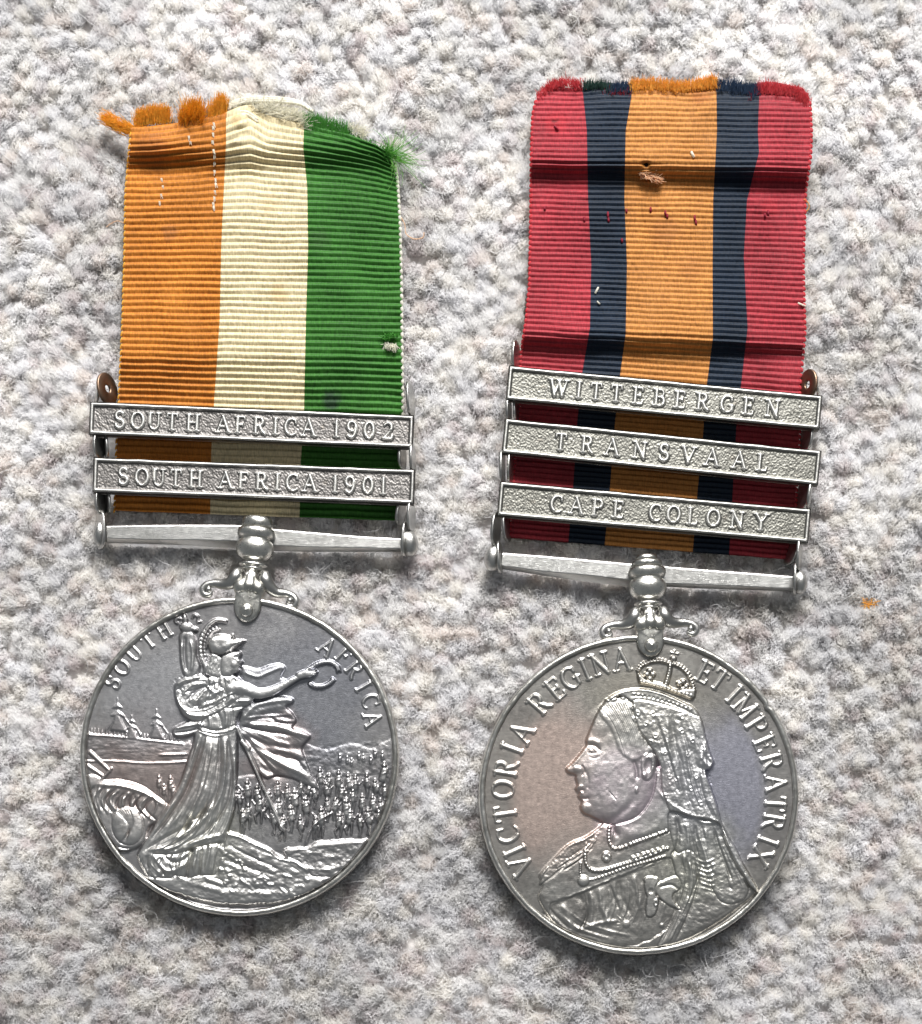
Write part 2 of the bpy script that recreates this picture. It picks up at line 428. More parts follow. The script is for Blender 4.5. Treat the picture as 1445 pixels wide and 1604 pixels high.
# ---------------------------------------------------------------- relief sculpting on a height grid
class Relief:
    def __init__(s, X, Y):
        s.X, s.Y = X, Y
        s.H = np.zeros(X.shape); s.ID = np.zeros(X.shape, int)
        s.x0, s.y0 = X[0, 0], Y[0, 0]
        s.dx = X[0, 1] - X[0, 0]; s.dy = Y[1, 0] - Y[0, 0]
    def box(s, pts, pad):
        p = np.asarray(pts, float)
        a, b = p[:, 0].min() - pad, p[:, 0].max() + pad
        c, d = p[:, 1].min() - pad, p[:, 1].max() + pad
        i0 = max(int((a - s.x0) / s.dx), 0); i1 = min(int((b - s.x0) / s.dx) + 2, s.X.shape[1])
        j0, j1 = sorted(((c - s.y0) / s.dy, (d - s.y0) / s.dy))
        j0 = max(int(j0), 0); j1 = min(int(j1) + 2, s.X.shape[0])
        if i1 <= i0 or j1 <= j0: return None
        return (slice(j0, j1), slice(i0, i1))
    def segd(s, q, pts, radii=None):
        X, Y = s.X[q], s.Y[q]
        best = np.full(X.shape, 1e9); rad = np.zeros(X.shape); tt = np.zeros(X.shape)
        m = len(pts) - 1
        for i in range(m):
            ax, ay = pts[i]; bx, by = pts[i + 1]
            vx, vy = bx - ax, by - ay
            L = vx * vx + vy * vy + 1e-9
            t = np.clip(((X - ax) * vx + (Y - ay) * vy) / L, 0, 1)
            d = np.hypot(X - ax - t * vx, Y - ay - t * vy)
            if radii is not None:
                r = radii[i] + (radii[i + 1] - radii[i]) * t
                key = d - r; kb = best - rad
                c = key < kb
                best = np.where(c, d, best); rad = np.where(c, r, rad)
            else:
                c = d < best; best = np.where(c, d, best)
            tt = np.where(c, (i + t) / m, tt)
        return best, rad, tt
    def sd(s, q, poly):
        X, Y = s.X[q], s.Y[q]
        d, _, _ = s.segd(q, list(poly) + [poly[0]])
        ins = inpoly(X, Y, poly)
        return np.where(ins, d, -d)
    def poly(s, pts, lvl, h, w, smooth=True, id=None, rough=0, rs=8, slope=None, over=True, add=False):
        """raised shape: edge at height lvl, domed up by h over a width w"""
        if smooth: pts = catmull(pts, 5, True)
        q = s.box(pts, 4)
        if q is None: return
        d = s.sd(q, pts)
        d = d + (rough or 1.3) * (fbm(s.X[q] / rs, s.Y[q] / rs, 77, 2) - 0.5) * 2
        t = np.clip(d / w, 0, 1)
        prof = np.sqrt(1 - (1 - t) ** 2) * h
        edge = ss(0, 9.0, d)
        if add:
            s.H[q] = s.H[q] + np.where(d > 0, h * ss(0, w, d), 0)
            if id is not None: s.ID[q] = np.where(d > 0, id, s.ID[q])
            return q, d
        lvl = lvl * 0.8
        prof = prof * 1.15
        new = lvl * edge + prof
        if slope is not None:
            new = new + (slope[0] * (s.X[q] - pts[:, 0].mean()) + slope[1] * (s.Y[q] - pts[:, 1].mean())) * edge
        m = d > 0
        H = s.H[q]
        H2 = np.where(m, np.maximum(H, new) if not over else np.where(edge < 1, np.maximum(H * (1 - edge) + new * edge, new), new), H)
        s.H[q] = H2
        if id is not None:
            s.ID[q] = np.where(m, id, s.ID[q])
        return q, d
    def caps(s, pts, radii, lvl, k=1.0, id=None, smooth=True, flat=1.0):
        if smooth:
            P3 = catmull([(*p, r) for p, r in zip(pts, radii)], 5)
            pts = P3[:, :2]; radii = P3[:, 2]
        q = s.box(pts, max(radii) + 3)
        if q is None: return
        d, r, t = s.segd(q, list(map(tuple, pts)), list(radii))
        ins = np.clip(1 - (d / np.maximum(r, .01)) ** 2, 0, 1)
        new = lvl * ss(0, 1, (r - d) / np.minimum(4.0, np.maximum(r * 0.7, .5))) + k * r * np.sqrt(ins) ** flat
        m = d < r
        s.H[q] = np.where(m, np.maximum(s.H[q], new), s.H[q])
        if id is not None: s.ID[q] = np.where(m & (new >= s.H[q] - 1e-6), id, s.ID[q])
    def line(s, pts, w, amp, smooth=True, taper=True):
        """add a soft ridge (amp>0) or groove (amp<0)"""
        if smooth and len(pts) > 2: pts = catmull(pts, 5)
        q = s.box(pts, w * 3)
        if q is None: return
        d, _, t = s.segd(q, list(map(tuple, pts)))
        a = np.exp(-(d / w) ** 2)
        if taper: a = a * np.clip(np.minimum(t, 1 - t) * 6 + 0.25, 0, 1)
        s.H[q] = s.H[q] + 1.1 * amp * a
    def streams(s, A, B, n, w, amp, seed=0, jit=4):
        rg = np.random.default_rng(seed)
        m = 9
        def rs(c):
            c = catmull(c, 8); q = np.linspace(0, len(c) - 1, m).astype(int); return c[q]
        A = rs(A); B = rs(B)
        for i in range(n):
            t0, t1 = (i + rg.random()) / n, 0
            t1 = np.clip(t0 + rg.normal(0, 0.05), 0, 1)
            tt = np.linspace(t0, t1, m)[:, None]
            pth = A * (1 - tt) + B * tt + rg.normal(0, jit, (1, 2)) * 0.5
            a = rg.integers(0, 3); b = m - rg.integers(0, 3)
            if b - a < 3: a, b = 0, m
            s.line([tuple(p) for p in pth[a:b]], w * rg.uniform(0.6, 1.4), amp * rg.uniform(0.4, 1.2) * (1 if rg.random() < 0.5 else -1))
    def blob(s, x, y, rx, ry, amp, ang=0, id=None, mode='add', lvl=0):
        R = max(rx, ry) * 1.1
        q = s.box([(x - R, y - R), (x + R, y + R)], 2)
        if q is None: return
        X, Y = s.X[q] - x, s.Y[q] - y
        c, sn = math.cos(ang), math.sin(ang)
        u = (X * c + Y * sn) / rx; v = (-X * sn + Y * c) / ry
        r2 = u * u + v * v
        f = np.clip(1 - r2, 0, 1)
        if mode == 'add': s.H[q] = s.H[q] + amp * f * f * (3 - 2 * f)
        else:
            new = lvl * np.clip(f * 6, 0, 1) + amp * np.sqrt(f)
            s.H[q] = np.where(f > 0, np.maximum(s.H[q], new), s.H[q])
        if id is not None: s.ID[q] = np.where(f > 0, id, s.ID[q])
    def texture(s, poly, amp, sx, sy=None, seed=50, ang=0.0, smooth=True, mode='fbm', fade=6):
        if smooth: poly = catmull(poly, 4, True)
        sy = sy or sx
        q = s.box(poly, 2)
        if q is None: return
        d = s.sd(q, poly)
        c, sn = math.cos(ang), math.sin(ang)
        X = s.X[q] * c + s.Y[q] * sn; Y = -s.X[q] * sn + s.Y[q] * c
        nz = fbm(X / sx, Y / sy, seed, 3) - 0.5
        if mode == 'ridge': nz = 0.5 - np.abs(nz) * 4
        s.H[q] = s.H[q] + np.clip(d / fade, 0, 1) * amp * nz * 1.0

# ---- letter strokes (x, y, in cap heights; True = thick stroke)
def arc(cx, cy, rx, ry, a0, a1, n=9):
    return [(cx + rx * math.cos(math.radians(a0 + (a1 - a0) * i / n)), cy + ry * math.sin(math.radians(a0 + (a1 - a0) * i / n))) for i in range(n + 1)]
G = {
 'A': (0.84, [([(.06, 0), (.40, 1)], 0), ([(.40, 1), (.78, 0)], 1), ([(.2, .36), (.64, .36)], 0)], [(.06, 0), (.78, 0)]),
 'B': (0.70, [([(.14, 0), (.14, 1)], 1), ([(.14, 1), (.38, 1)] + arc(.36, .77, .22, .23, 90, -90), 0), ([(.14, .54), (.38, .54)] + arc(.38, .27, .26, .27, 90, -90) + [(.14, 0)], 0), (arc(.38, .27, .24, .27, 50, -50), 1)], [(.1, 0), (.1, 1)]),
 'C': (0.78, [(arc(.44, .5, .38, .5, 52, 308, 16), 0), (arc(.44, .5, .38, .5, 120, 240), 1), ([(.68, .96), (.68, .72)], 0)], []),
 'E': (0.66, [([(.14, 0), (.14, 1)], 1), ([(.14, 1), (.56, 1), (.58, .84)], 0), ([(.14, .52), (.46, .52)], 0), ([(.14, 0), (.58, 0), (.6, .18)], 0), ([(.46, .6), (.46, .44)], 0)], [(.1, 0), (.1, 1)]),
 'F': (0.62, [([(.14, 0), (.14, 1)], 1), ([(.14, 1), (.56, 1), (.58, .84)], 0), ([(.14, .52), (.44, .52)], 0), ([(.44, .6), (.44, .44)], 0)], [(.14, 0), (.1, 1)]),
 'G': (0.84, [(arc(.44, .5, .38, .5, 52, 320, 16), 0), (arc(.44, .5, .38, .5, 120, 240), 1), ([(.7, .94), (.7, .72)], 0), ([(.73, .12), (.73, .44)], 1), ([(.56, .44), (.86, .44)], 0)], []),
 'H': (0.84, [([(.16, 0), (.16, 1)], 1), ([(.68, 0), (.68, 1)], 1), ([(.16, .52), (.68, .52)], 0)], [(.16, 0), (.16, 1), (.68, 0), (.68, 1)]),
 'I': (0.36, [([(.18, 0), (.18, 1)], 1)], [(.18, 0), (.18, 1)]),
 'L': (0.62, [([(.14, 0), (.14, 1)], 1), ([(.14, 0), (.56, 0), (.58, .2)], 0)], [(.14, 1), (.1, 0)]),
 'M': (0.98, [([(.12, 0), (.16, 1)], 0), ([(.16, 1), (.48, .06)], 1), ([(.48, .06), (.80, 1)], 0), ([(.80, 1), (.86, 0)], 1)], [(.12, 0), (.12, 1), (.86, 0), (.84, 1)]),
 'N': (0.86, [([(.14, 0), (.14, 1)], 0), ([(.12, 1), (.70, 0)], 1), ([(.70, 0), (.70, 1)], 0)], [(.14, 0), (.1, 1), (.70, 1)]),
 'O': (0.86, [(arc(.43, .5, .37, .5, 0, 360, 20), 0), (arc(.43, .5, .36, .5, 130, 230), 1), (arc(.43, .5, .36, .5, -50, 50), 1)], []),
 'P': (0.66, [([(.14, 0), (.14, 1)], 1), ([(.14, 1), (.34, 1)] + arc(.34, .74, .25, .26, 90, -90) + [(.14, .48)], 0), (arc(.34, .74, .25, .26, 50, -50), 1)], [(.14, 0), (.1, 1)]),
 'R': (0.78, [([(.14, 0), (.14, 1)], 1), ([(.14, 1), (.34, 1)] + arc(.34, .75, .23, .25, 90, -90) + [(.14, .5)], 0), (arc(.34, .75, .23, .25, 50, -50), 1), ([(.36, .5), (.56, .12), (.72, 0)], 1)], [(.14, 0), (.1, 1)]),
 'S': (0.64, [(arc(.31, .75, .23, .25, 35, 270, 12) + arc(.31, .26, .25, .26, 90, -145, 12)[1:], 1), ([(.52, .98), (.52, .76)], 0), ([(.08, .02), (.08, .26)], 0)], []),
 'T': (0.76, [([(.38, 0), (.38, 1)], 1), ([(.06, .80), (.08, 1), (.68, 1), (.70, .80)], 0)], [(.38, 0)]),
 'U': (0.84, [([(.16, 1), (.16, .30)] + arc(.42, .30, .26, .30, 180, 360) + [(.68, 1)], 0), ([(.16, 1), (.16, .30)], 1)], [(.16, 1), (.68, 1)]),
 'V': (0.84, [([(.08, 1), (.42, 0)], 1), ([(.42, 0), (.76, 1)], 0)], [(.08, 1), (.76, 1)]),
 'W': (1.14, [([(.08, 1), (.34, 0)], 1), ([(.34, 0), (.58, .9)], 0), ([(.58, .9), (.82, 0)], 1), ([(.82, 0), (1.06, 1)], 0)], [(.08, 1), (.58, 1), (1.06, 1)]),
 'X': (0.84, [([(.08, 1), (.74, 0)], 1), ([(.08, 0), (.74, 1)], 1)], [(.08, 0), (.74, 0), (.08, 1), (.74, 1)]),
 'Y': (0.80, [([(.06, 1), (.40, .46)], 1), ([(.74, 1), (.40, .46)], 0), ([(.40, .46), (.40, 0)], 1)], [(.06, 1), (.74, 1), (.40, 0)]),
 '0': (0.70, [(arc(.34, .5, .28, .5, 0, 360, 18), 0), (arc(.34, .5, .27, .5, 130, 230), 1), (arc(.34, .5, .27, .5, -50, 50), 1)], []),
 '1': (0.44, [([(.24, 0), (.24, 1)], 1), ([(.08, .86), (.24, 1)], 0)], [(.24, 0)]),
 '2': (0.66, [(arc(.32, .74, .24, .26, 160, -40, 10) + [(.08, .04)], 0), (arc(.32, .74, .24, .26, 60, -40), 1), ([(.06, .03), (.58, .03), (.60, .22)], 1)], []),
 '9': (0.68, [(arc(.32, .70, .24, .30, 0, 360, 14), 0), (arc(.32, .70, .24, .30, 120, 240), 1), (arc(.30, .62, .27, .62, 10, -110, 10), 1), ([(.1, .08), (.12, .14)], 1)], []),
}
_gid = [1000]
def glyph(R, ch, tf, cap, id, th=0.085, tn=0.042, lvl=2.0, k=0.9, serif=0.11):
    """tf maps glyph coords (cap heights) to relief coords"""
    w, strokes, ser = G[ch]
    _gid[0] += 1; id = _gid[0]
    for pts, thick in strokes:
        r = (th if thick else tn) * cap
        mp = [tf(x - w / 2, y) for x, y in pts]
        R.caps(mp, [r] * len(mp), lvl, k, id, smooth=False, flat=0.7)
    for (x, y) in ser:
        mp = [tf(x - w / 2 - serif, y), tf(x - w / 2 + serif, y)]
        R.caps(mp, [tn * cap * 1.05] * 2, lvl, k, id, smooth=False, flat=0.7)

def grid_mesh_parts(R, sc, names, cellmask, zoff=0.0, wear=None, org=(0, 0)):
    """split the height grid into one mesh per ID; returns {id: mesh}. grid coords*sc*U = local, y up"""
    X = (R.X - org[0]) * sc * U; Y = -(R.Y - org[1]) * sc * U; Z = R.H * sc * U + zoff * U
    gy, gx = np.gradient(Z)
    hx = X[0, 1] - X[0, 0]; hy = Y[1, 0] - Y[0, 0]
    nx = -gx / hx; ny = -gy / hy
    l = np.sqrt(nx * nx + ny * ny + 1)
    NRM = np.stack([nx / l, ny / l, 1 / l], -1)
    V = np.stack([X, Y, Z], -1)
    h, w = X.shape
    idx = np.arange(h * w).reshape(h, w)
    quads = np.stack([idx[:-1, :-1], idx[1:, :-1], idx[1:, 1:], idx[:-1, 1:]], -1)
    if hy > 0: quads = quads[..., ::-1]
    cid = R.ID[:-1, :-1]
    out = {}
    names = dict(names)
    for i in np.unique(cid):
        if i >= 1000: names[int(i)] = 'letter'
        elif i >= 300: names[int(i)] = 'relief_soldier'
    for i, nm in names.items():
        m = (cid == i) & cellmask
        if not m.any(): continue
        f = quads[m]
        used, inv = np.unique(f.ravel(), return_inverse=True)
        at = {'wear': (wear if wear is not None else np.zeros((h, w))).ravel()[used]}
        out[i] = mesh_np(nm, V.reshape(-1, 3)[used], inv.reshape(-1, 4), True, NRM.reshape(-1, 3)[used], at)
    return out

# ---------------------------------------------------------------- solid helpers
def tube_mesh(name, pts, radii, n=10, flat=1.0, smooth=True, res=5):
    """tapered tube through 3-D points; flat squeezes it along z"""
    if smooth:
        P4 = catmull([(*p, r) for p, r in zip(pts, radii)], res)
        pts = P4[:, :3]; radii = P4[:, 3]
    pts = np.asarray(pts, float); m = len(pts)
    V = []; F = []
    for i in range(m):
        t = pts[min(i + 1, m - 1)] - pts[max(i - 1, 0)]
        t = t / (np.linalg.norm(t) + 1e-9)
        up = np.array([0, 0, 1.0])
        if abs(t[2]) > 0.95: up = np.array([0, 1.0, 0])
        s = np.cross(t, up); s /= np.linalg.norm(s) + 1e-9
        u = np.cross(s, t)
        for j in range(n):
            a = 2 * math.pi * j / n
            V.append(pts[i] + radii[i] * (math.cos(a) * s + math.sin(a) * u * flat))
    for i in range(m - 1):
        for j in range(n):
            a = i * n + j; b = i * n + (j + 1) % n
            F.append((a, b, b + n, a + n))
    me = bpy.data.meshes.new(name)
    c0 = len(V); V.append(pts[0]); V.append(pts[-1])
    fc = [tuple(f) for f in F] + [(c0, (j + 1) % n, j) for j in range(n)] + [(c0 + 1, (m - 1) * n + j, (m - 1) * n + (j + 1) % n) for j in range(n)]
    me.from_pydata([tuple(v) for v in V], [], fc); me.update()
    me.polygons.foreach_set('use_smooth', [True] * len(me.polygons))
    return me
def lathe_mesh(name, prof, n=48, flat=1.0):
    """profile (y, r) turned about the local y axis (px units)"""
    V = []; F = []
    m = len(prof)
    for (y, r) in prof:
        for j in range(n):
            a = 2 * math.pi * j / n
            V.append((r * math.cos(a) * U, y * U, r * math.sin(a) * flat * U))
    for i in range(m - 1):
        for j in range(n):
            a = i * n + j; b = i * n + (j + 1) % n
            F.append((a, b, b + n, a + n))
    F.append(tuple(range(n))[::-1]); F.append(tuple((m - 1) * n + j for j in range(n)))
    me = bpy.data.meshes.new(name); me.from_pydata(V, [], F); me.update()
    bm = bmesh.new(); bm.from_mesh(me); bmesh.ops.recalc_face_normals(bm, faces=bm.faces); bm.to_mesh(me); bm.free()
    me.polygons.foreach_set('use_smooth', [True] * len(me.polygons))
    return me
def pillow_mesh(name, outline, h, bev, thick, crown=0.0, center=None):
    """solid with the given outline (px): vertical wall, rounded shoulder, slightly crowned top"""
    o = np.asarray(outline, float)
    c = np.array(center if center is not None else o.mean(0))
    V = []; F = []; n = len(o)
    rmin = np.hypot(*(o - c).T).mean()
    rings = [(1.0, -thick), (1.0, h - bev)]
    for k in range(1, 5):
        a = k / 4 * math.pi / 2
        rings.append((1 - bev / rmin * (1 - math.cos(a)), h - bev + bev * math.sin(a)))
    s0 = rings[-1][0]
    for k in range(1, 5):
        s = s0 * (1 - k / 5)
        rings.append((s, h + crown * (1 - (s / s0) ** 2)))
    for (s, z) in rings:
        for p in o:
            q = c + (p - c) * s
            V.append((q[0] * U, q[1] * U, z * U))
    m = len(rings)
    for i in range(m - 1):
        for j in range(n):
            a = i * n + j; b = i * n + (j + 1) % n
            F.append((a, b, b + n, a + n))
    V.append((c[0] * U, c[1] * U, (h + crown) * U))
    for j in range(n): F.append(((m - 1) * n + j, (m - 1) * n + (j + 1) % n, len(V) - 1))
    F.append(tuple(range(n))[::-1])
    me = bpy.data.meshes.new(name); me.from_pydata(V, [], F); me.update()
    bm = bmesh.new(); bm.from_mesh(me); bmesh.ops.recalc_face_normals(bm, faces=bm.faces); bm.to_mesh(me); bm.free()
    me.polygons.foreach_set('use_smooth', [True] * len(me.polygons))
    return me

def set_local(o, root, world_loc):
    o.location = Vector(world_loc) - root.location
# ---------------------------------------------------------------- disc (planchet + rim + relief)
DZ = 36.0       # height of the disc face above the carpet
DTHICK = 30.0
def rim_mesh(name, R, seed, fcor=0.0):
    n = 420
    # (radius factor offset px, z px)
    prof = [(-11.5, -1.5), (-9.6, 1.0), (-8.6, 3.6), (-7.2, 4.9), (-4.5, 5.2), (-2.4, 4.4), (-0.8, 2.6), (0, -1.0), (0.6, -8), (0.6, -20), (-0.8, -26), (-4, -29), (-30, -30), (-R, -30)]
    V = []; F = []
    a = np.arange(n) / n * 2 * np.pi
    nick = (fbm(a * 14 + 3, a * 0 + seed, seed, 3) - 0.5)
    nick2 = (vnoise(a * 60, a * 0 + 7, seed + 5) - 0.5)
    for (dr, z) in prof:
        amp = 1.0 if dr > -12 and z > -25 else 0
        for j in range(n):
            dent = 3.2 * math.exp(-((a[j] - 0.602) / 0.018) ** 2) if seed == 23 else 0
            r = R + dr - amp * dent + amp * (nick[j] * 1.6 + nick2[j] * 0.5) * (1 if dr < -5 else 0.6)
            zz = z + amp * nick2[j] * 0.7
            V.append((r * math.cos(a[j]) * U, r * math.sin(a[j]) * U, zz * U))
    m = len(prof)
    for i in range(m - 1):
        for j in range(n):
            b0 = i * n + j; b1 = i * n + (j + 1) % n
            F.append((b0, b0 + n, b1 + n, b1))
    return mesh_np(name, V, F, True)

def build_disc(root, cx, cy, R, relief_fn, names, mat, mats, tilt, seed, label):
    """names: {id: part name}"""
    k = K(DZ)
    step_px = 0.86
    n = int(2 * R / step_px) + 1
    lin = np.linspace(-R, R, n)
    X, Y = np.meshgrid(lin, lin)          # photo px, y down
    Rf, zs = relief_fn(X, Y)
    H = Rf.H
    rr = np.hypot(X, Y)
    cell = (rr[:-1, :-1] < R - 9.2)
    fade = 1 - ss(R - 13, R - 9, rr)
    H = H * (0.82 if seed == 11 else 0.62) * (1 + 0.10 * (fbm(X / 9, Y / 9, seed + 60, 2) - 0.5)) + ss(1.5, 6, H) * ((0.25 if seed == 11 else 0.12) * (fbm(X / 3.2, Y / 3.2, seed + 61, 2) - 0.5) + (0.7 if seed == 11 else 0.1) * (fbm(X / 8, Y / 8, seed + 62, 2) - 0.5))
    for _ in range(1):
        H = (np.roll(H, 1, 0) + 2 * H + np.roll(H, -1, 0)) / 4; H = (np.roll(H, 1, 1) + 2 * H + np.roll(H, -1, 1)) / 4
    Rf.H = H * fade
    # overall die field: gently dished, with handling marks
    Rf.H += (0.8 * (rr / R) ** 2 + 0.55 * (fbm(X / 70, Y / 70, seed, 3) - 0.5)) / zs
    wear = ss(6, 26, Rf.H) * 0.5
    wear = wear * (0.55 + 0.9 * fbm(X / 22, Y / 22, seed + 9, 3))
    wear = np.where(Rf.ID >= 1000, 0.3, wear)
    # bring relief grid to local px coordinates
    Rl = Relief(X, Y); Rl.H = Rf.H * zs; Rl.ID = Rf.ID
    meshes = grid_mesh_parts(Rl, k, names, cell, 0, np.clip(wear, 0, 0.9))
    disc = link('disc', meshes[0], mat, root)
    set_local(disc, root, P(cx, cy, DZ)); disc.rotation_euler = tilt
    disc['label'] = label
    for i in sorted(meshes):
        if i == 0: continue
        link(names.get(i, 'letter' if i >= 1000 else 'relief_soldier'), meshes[i], mats.get(i, mat), disc)
    link('rim', rim_mesh('rim', R * k, seed), M_rim, disc)
    return disc

_sid = [300]
def soldier(R, x, y, s, ang=0.0, arm=0, lvl=5, kneel=False):
    _sid[0] += 1; I3 = _sid[0]
    R.caps([(x, y + 22 * s), (x + ang * 6, y + 52 * s)], [14 * s, 15 * s], lvl + 2, 0.75, I3, smooth=False)
    R.caps([(x - 9 * s, y + 24 * s), (x - 13 * s, y + 48 * s)], [5 * s, 4 * s], lvl + 2, 0.8, I3, smooth=False)
    R.caps([(x + 9 * s, y + 24 * s), (x + 13 * s, y + 46 * s)], [5 * s, 4 * s], lvl + 2, 0.8, I3, smooth=False)
    R.caps([(x - 3 * s, y + 55 * s), (x - 8 * s + ang * 14, y + 82 * s), (x - 10 * s + ang * 6, y + 110 * s)], [8 * s, 6.5 * s, 4.5 * s], lvl + 1, 0.9, I3, smooth=False)
    R.caps([(x + 5 * s, y + 55 * s), (x + 7 * s, y + 84 * s), (x + 4 * s, y + 112 * s)], [8 * s, 6.5 * s, 4.5 * s], lvl + 1, 0.9, I3, smooth=False)
    R.caps([(x, y + 6 * s), (x, y + 8 * s)], [8.5 * s, 8 * s], lvl + 3, 0.9, I3, smooth=False)
    R.caps([(x + 1, y - 11 * s), (x, y - 1 * s), (x, y + 2 * s)], [2.0 * s, 7 * s, 10 * s], lvl + 5, 1.0, I3, smooth=False)
    R.line([(x - 10 * s, y + 36 * s), (x + 10 * s, y + 28 * s)], 2.2 * s, 3)
    if arm:
        R.caps([(x + 6, y + 26 * s), (x + arm * 20 * s, y + 34 * s), (x + arm * 36 * s, y + 14 * s)], [4 * s, 3.2 * s, 2 * s], lvl + 3, 0.8, I3, smooth=False)
    R.line([(x + 12 * s, y + 2 * s), (x + 17 * s, y + 70 * s)], 1.7 * s, 4, smooth=False)

def relief_scene(X, Y):
    """standing robed woman with a wreath, flag, marching soldiers (coordinates of the enlarged photo)"""
    sc = 0.36678
    R = Relief(X / sc + 722, Y / sc + 780)
    # distant hills
    R.poly([(1000, 740), (1050, 737), (1105, 748), (1160, 727), (1225, 722), (1285, 742), (1335, 716), (1420, 700), (1420, 960), (1000, 960)], 1.2, 2.5, 60, id=None)
    R.texture([(1000, 750), (1400, 720), (1400, 900), (1000, 900)], 3.5, 26, 16, 5)
    # sea and shore bands at left
    R.poly([(30, 682), (120, 684), (230, 696), (340, 706), (470, 722), (520, 730), (520, 980), (30, 980)], 2.5, 4, 60, rough=2, rs=10)
    R.texture([(40, 700), (480, 735), (480, 800), (40, 790)], 2.2, 26, 7, 8)
    R.line([(40, 686), (160, 690), (300, 704), (480, 724)], 5, 5, taper=False)
    R.line([(380, 772), (500, 768)], 5, 5)
    R.poly([(30, 795), (120, 795), (240, 800), (330, 806), (420, 800), (520, 798), (520, 980), (30, 980)], 6, 4, 50, rough=2, rs=9)
    R.line([(40, 798), (200, 800), (330, 808), (500, 800)], 4.5, 4, taper=False)
    for i in range(26):
        x = 60 + i * 16 + random.uniform(-4, 4)
        y = 676 + (x - 60) * 0.085
        R.caps([(x, y), (x + 3, y - random.uniform(14, 26))], [4.5, 2], 1, 0.9, None, smooth=False)
    # ships and tents
    for (x, y, s) in ((205, 600, 1.0), (265, 655, 0.75), (370, 640, 0.9)):
        R.caps([(x, y - 70 * s), (x, y + 60 * s)], [2.2, 2.6], 1, 1, None, smooth=False)
        R.poly([(x - 4, y - 10 * s), (x + 4, y - 10 * s), (x + 44 * s, y + 78 * s), (x - 36 * s, y + 70 * s)], 2.5, 4, 12, smooth=False)
        R.poly([(x, y - 22 * s), (x + 36 * s, y + 12 * s), (x - 34 * s, y + 8 * s)], 2, 3.5, 9, smooth=False)
        R.poly([(x, y - 52 * s), (x + 24 * s, y - 26 * s), (x - 26 * s, y - 26 * s)], 2, 3.5, 9, smooth=False)
        R.line([(x - 48 * s, y + 66 * s), (x - 6, y + 4 * s)], 2.4, 4, smooth=False)
        R.line([(x + 56 * s, y + 50 * s), (x + 14, y - 8 * s)], 2.4, 4, smooth=False)
    # marching soldiers
    R.poly([(690, 880), (900, 860), (1040, 860), (1300, 850), (1400, 840), (1380, 1150), (1000, 1190), (680, 1130)], 1.5, 3, 60)
    far = [(1150 + i * 25 + (i % 2) * 7, 770 + (i % 3) * 12 - i * 3) for i in range(8)]
    for (x, y) in far: soldier(R, x, y, 0.5, 0, 0, 2)
    rows = [
        (1065, 835, .95), (1105, 858, .8), (1145, 845, 1.0), (1185, 856, .95), (1216, 866, .9), (1265, 858, .85), (1300, 880, .8), (1340, 812, 1.15),
        (755, 886, 1.05), (797, 906, 1.0), (885, 888, .95), (925, 905, .85), (985, 882, .9), (1040, 905, .85), (955, 925, 1.05), (1092, 890, .85),
        (890, 965, 1.0), (848, 930, 1.0), (1178, 965, 1.1), (1245, 945, .9), (1290, 950, .95), (1322, 965, .8), (1130, 960, .8),
        (810, 950, 1.0), (1005, 955, 1.05), (1070, 1003, 1.05), (1270, 1005, .95), (760, 985, .9), (940, 995, .95), (1195, 1010, .9), (1235, 1030, .8), (1315, 1010, .8)]
    rows += [(720, 930, .8), (735, 1010, .85), (865, 1010, .9), (1020, 890, .8), (1160, 905, .85), (1205, 920, .85), (1095, 960, .85), (1150, 1025, .85), (1045, 1040, .8), (1340, 900, .8), (1345, 960, .75), (980, 1040, .85), (910, 1040, .85)]
    rows.sort(key=lambda q: q[1])
    for i, (x, y, s) in enumerate(rows):
        soldier(R, x, y, s, (-1, 0.6, 0, 1)[i % 4], (0, 1, 0, 0, -1)[i % 5], 5 + (y - 850) / 40)
    R.line([(1000, 1160), (1040, 1070), (1120, 1015)], 5, 8)
    R.texture([(700, 890), (1040, 880), (1370, 850), (1340, 1110), (1060, 1130), (700, 1100)], 1.5, 10, 26, 25, 0)
    R.texture([(1010, 760), (1360, 740), (1370, 860), (1060, 850)], 2, 12, 14, 26, 0)
    # mid rock, foreground rocks
    R.poly([(905, 1178), (955, 1163), (1010, 1162), (1050, 1138), (1130, 1131), (1230, 1128), (1330, 1135), (1300, 1290), (1110, 1330), (960, 1260)], 11, 8, 26, id=4, rough=4, rs=16)
    R.texture([(930, 1190), (1290, 1150), (1200, 1290), (1000, 1270)], 10, 26, 18, 21)
    R.poly([(300, 1290), (480, 1270), (600, 1200), (650, 1098), (720, 1108), (785, 1143), (850, 1168), (885, 1203), (955, 1216), (1010, 1248), (1035, 1283), (1110, 1288), (1095, 1312), (1040, 1350), (900, 1400), (700, 1412), (520, 1385), (380, 1335)], 14, 10, 34, id=4, rough=5, rs=18)
    R.texture([(560, 1280), (700, 1150), (1000, 1280), (880, 1390), (560, 1380)], 9, 34, 24, 23)
    R.texture([(480, 1290), (700, 1130), (1090, 1290), (880, 1400), (500, 1380)], 2.5, 12, 8, 27)
    for i in range(46):
        x = random.uniform(640, 1020); y = random.uniform(1180, 1370)
        if y < 1150 + (x - 650) * 0.36: continue
        R.blob(x, y, random.uniform(9, 24), random.uniform(6, 13), random.uniform(2, 6), random.uniform(-.5, .8))
    R.line([(660, 1108), (720, 1118), (790, 1150), (850, 1178), (900, 1212), (960, 1226), (1010, 1262)], 8, 6, taper=False)
    R.streams([(700, 1120), (800, 1180), (900, 1240)], [(420, 1350), (650, 1400), (900, 1390)], 6, 10, 3, 308, 10)
    R.streams([(930, 1180), (1080, 1150), (1240, 1140)], [(980, 1270), (1100, 1310), (1240, 1230)], 4, 9, 3, 309, 8)
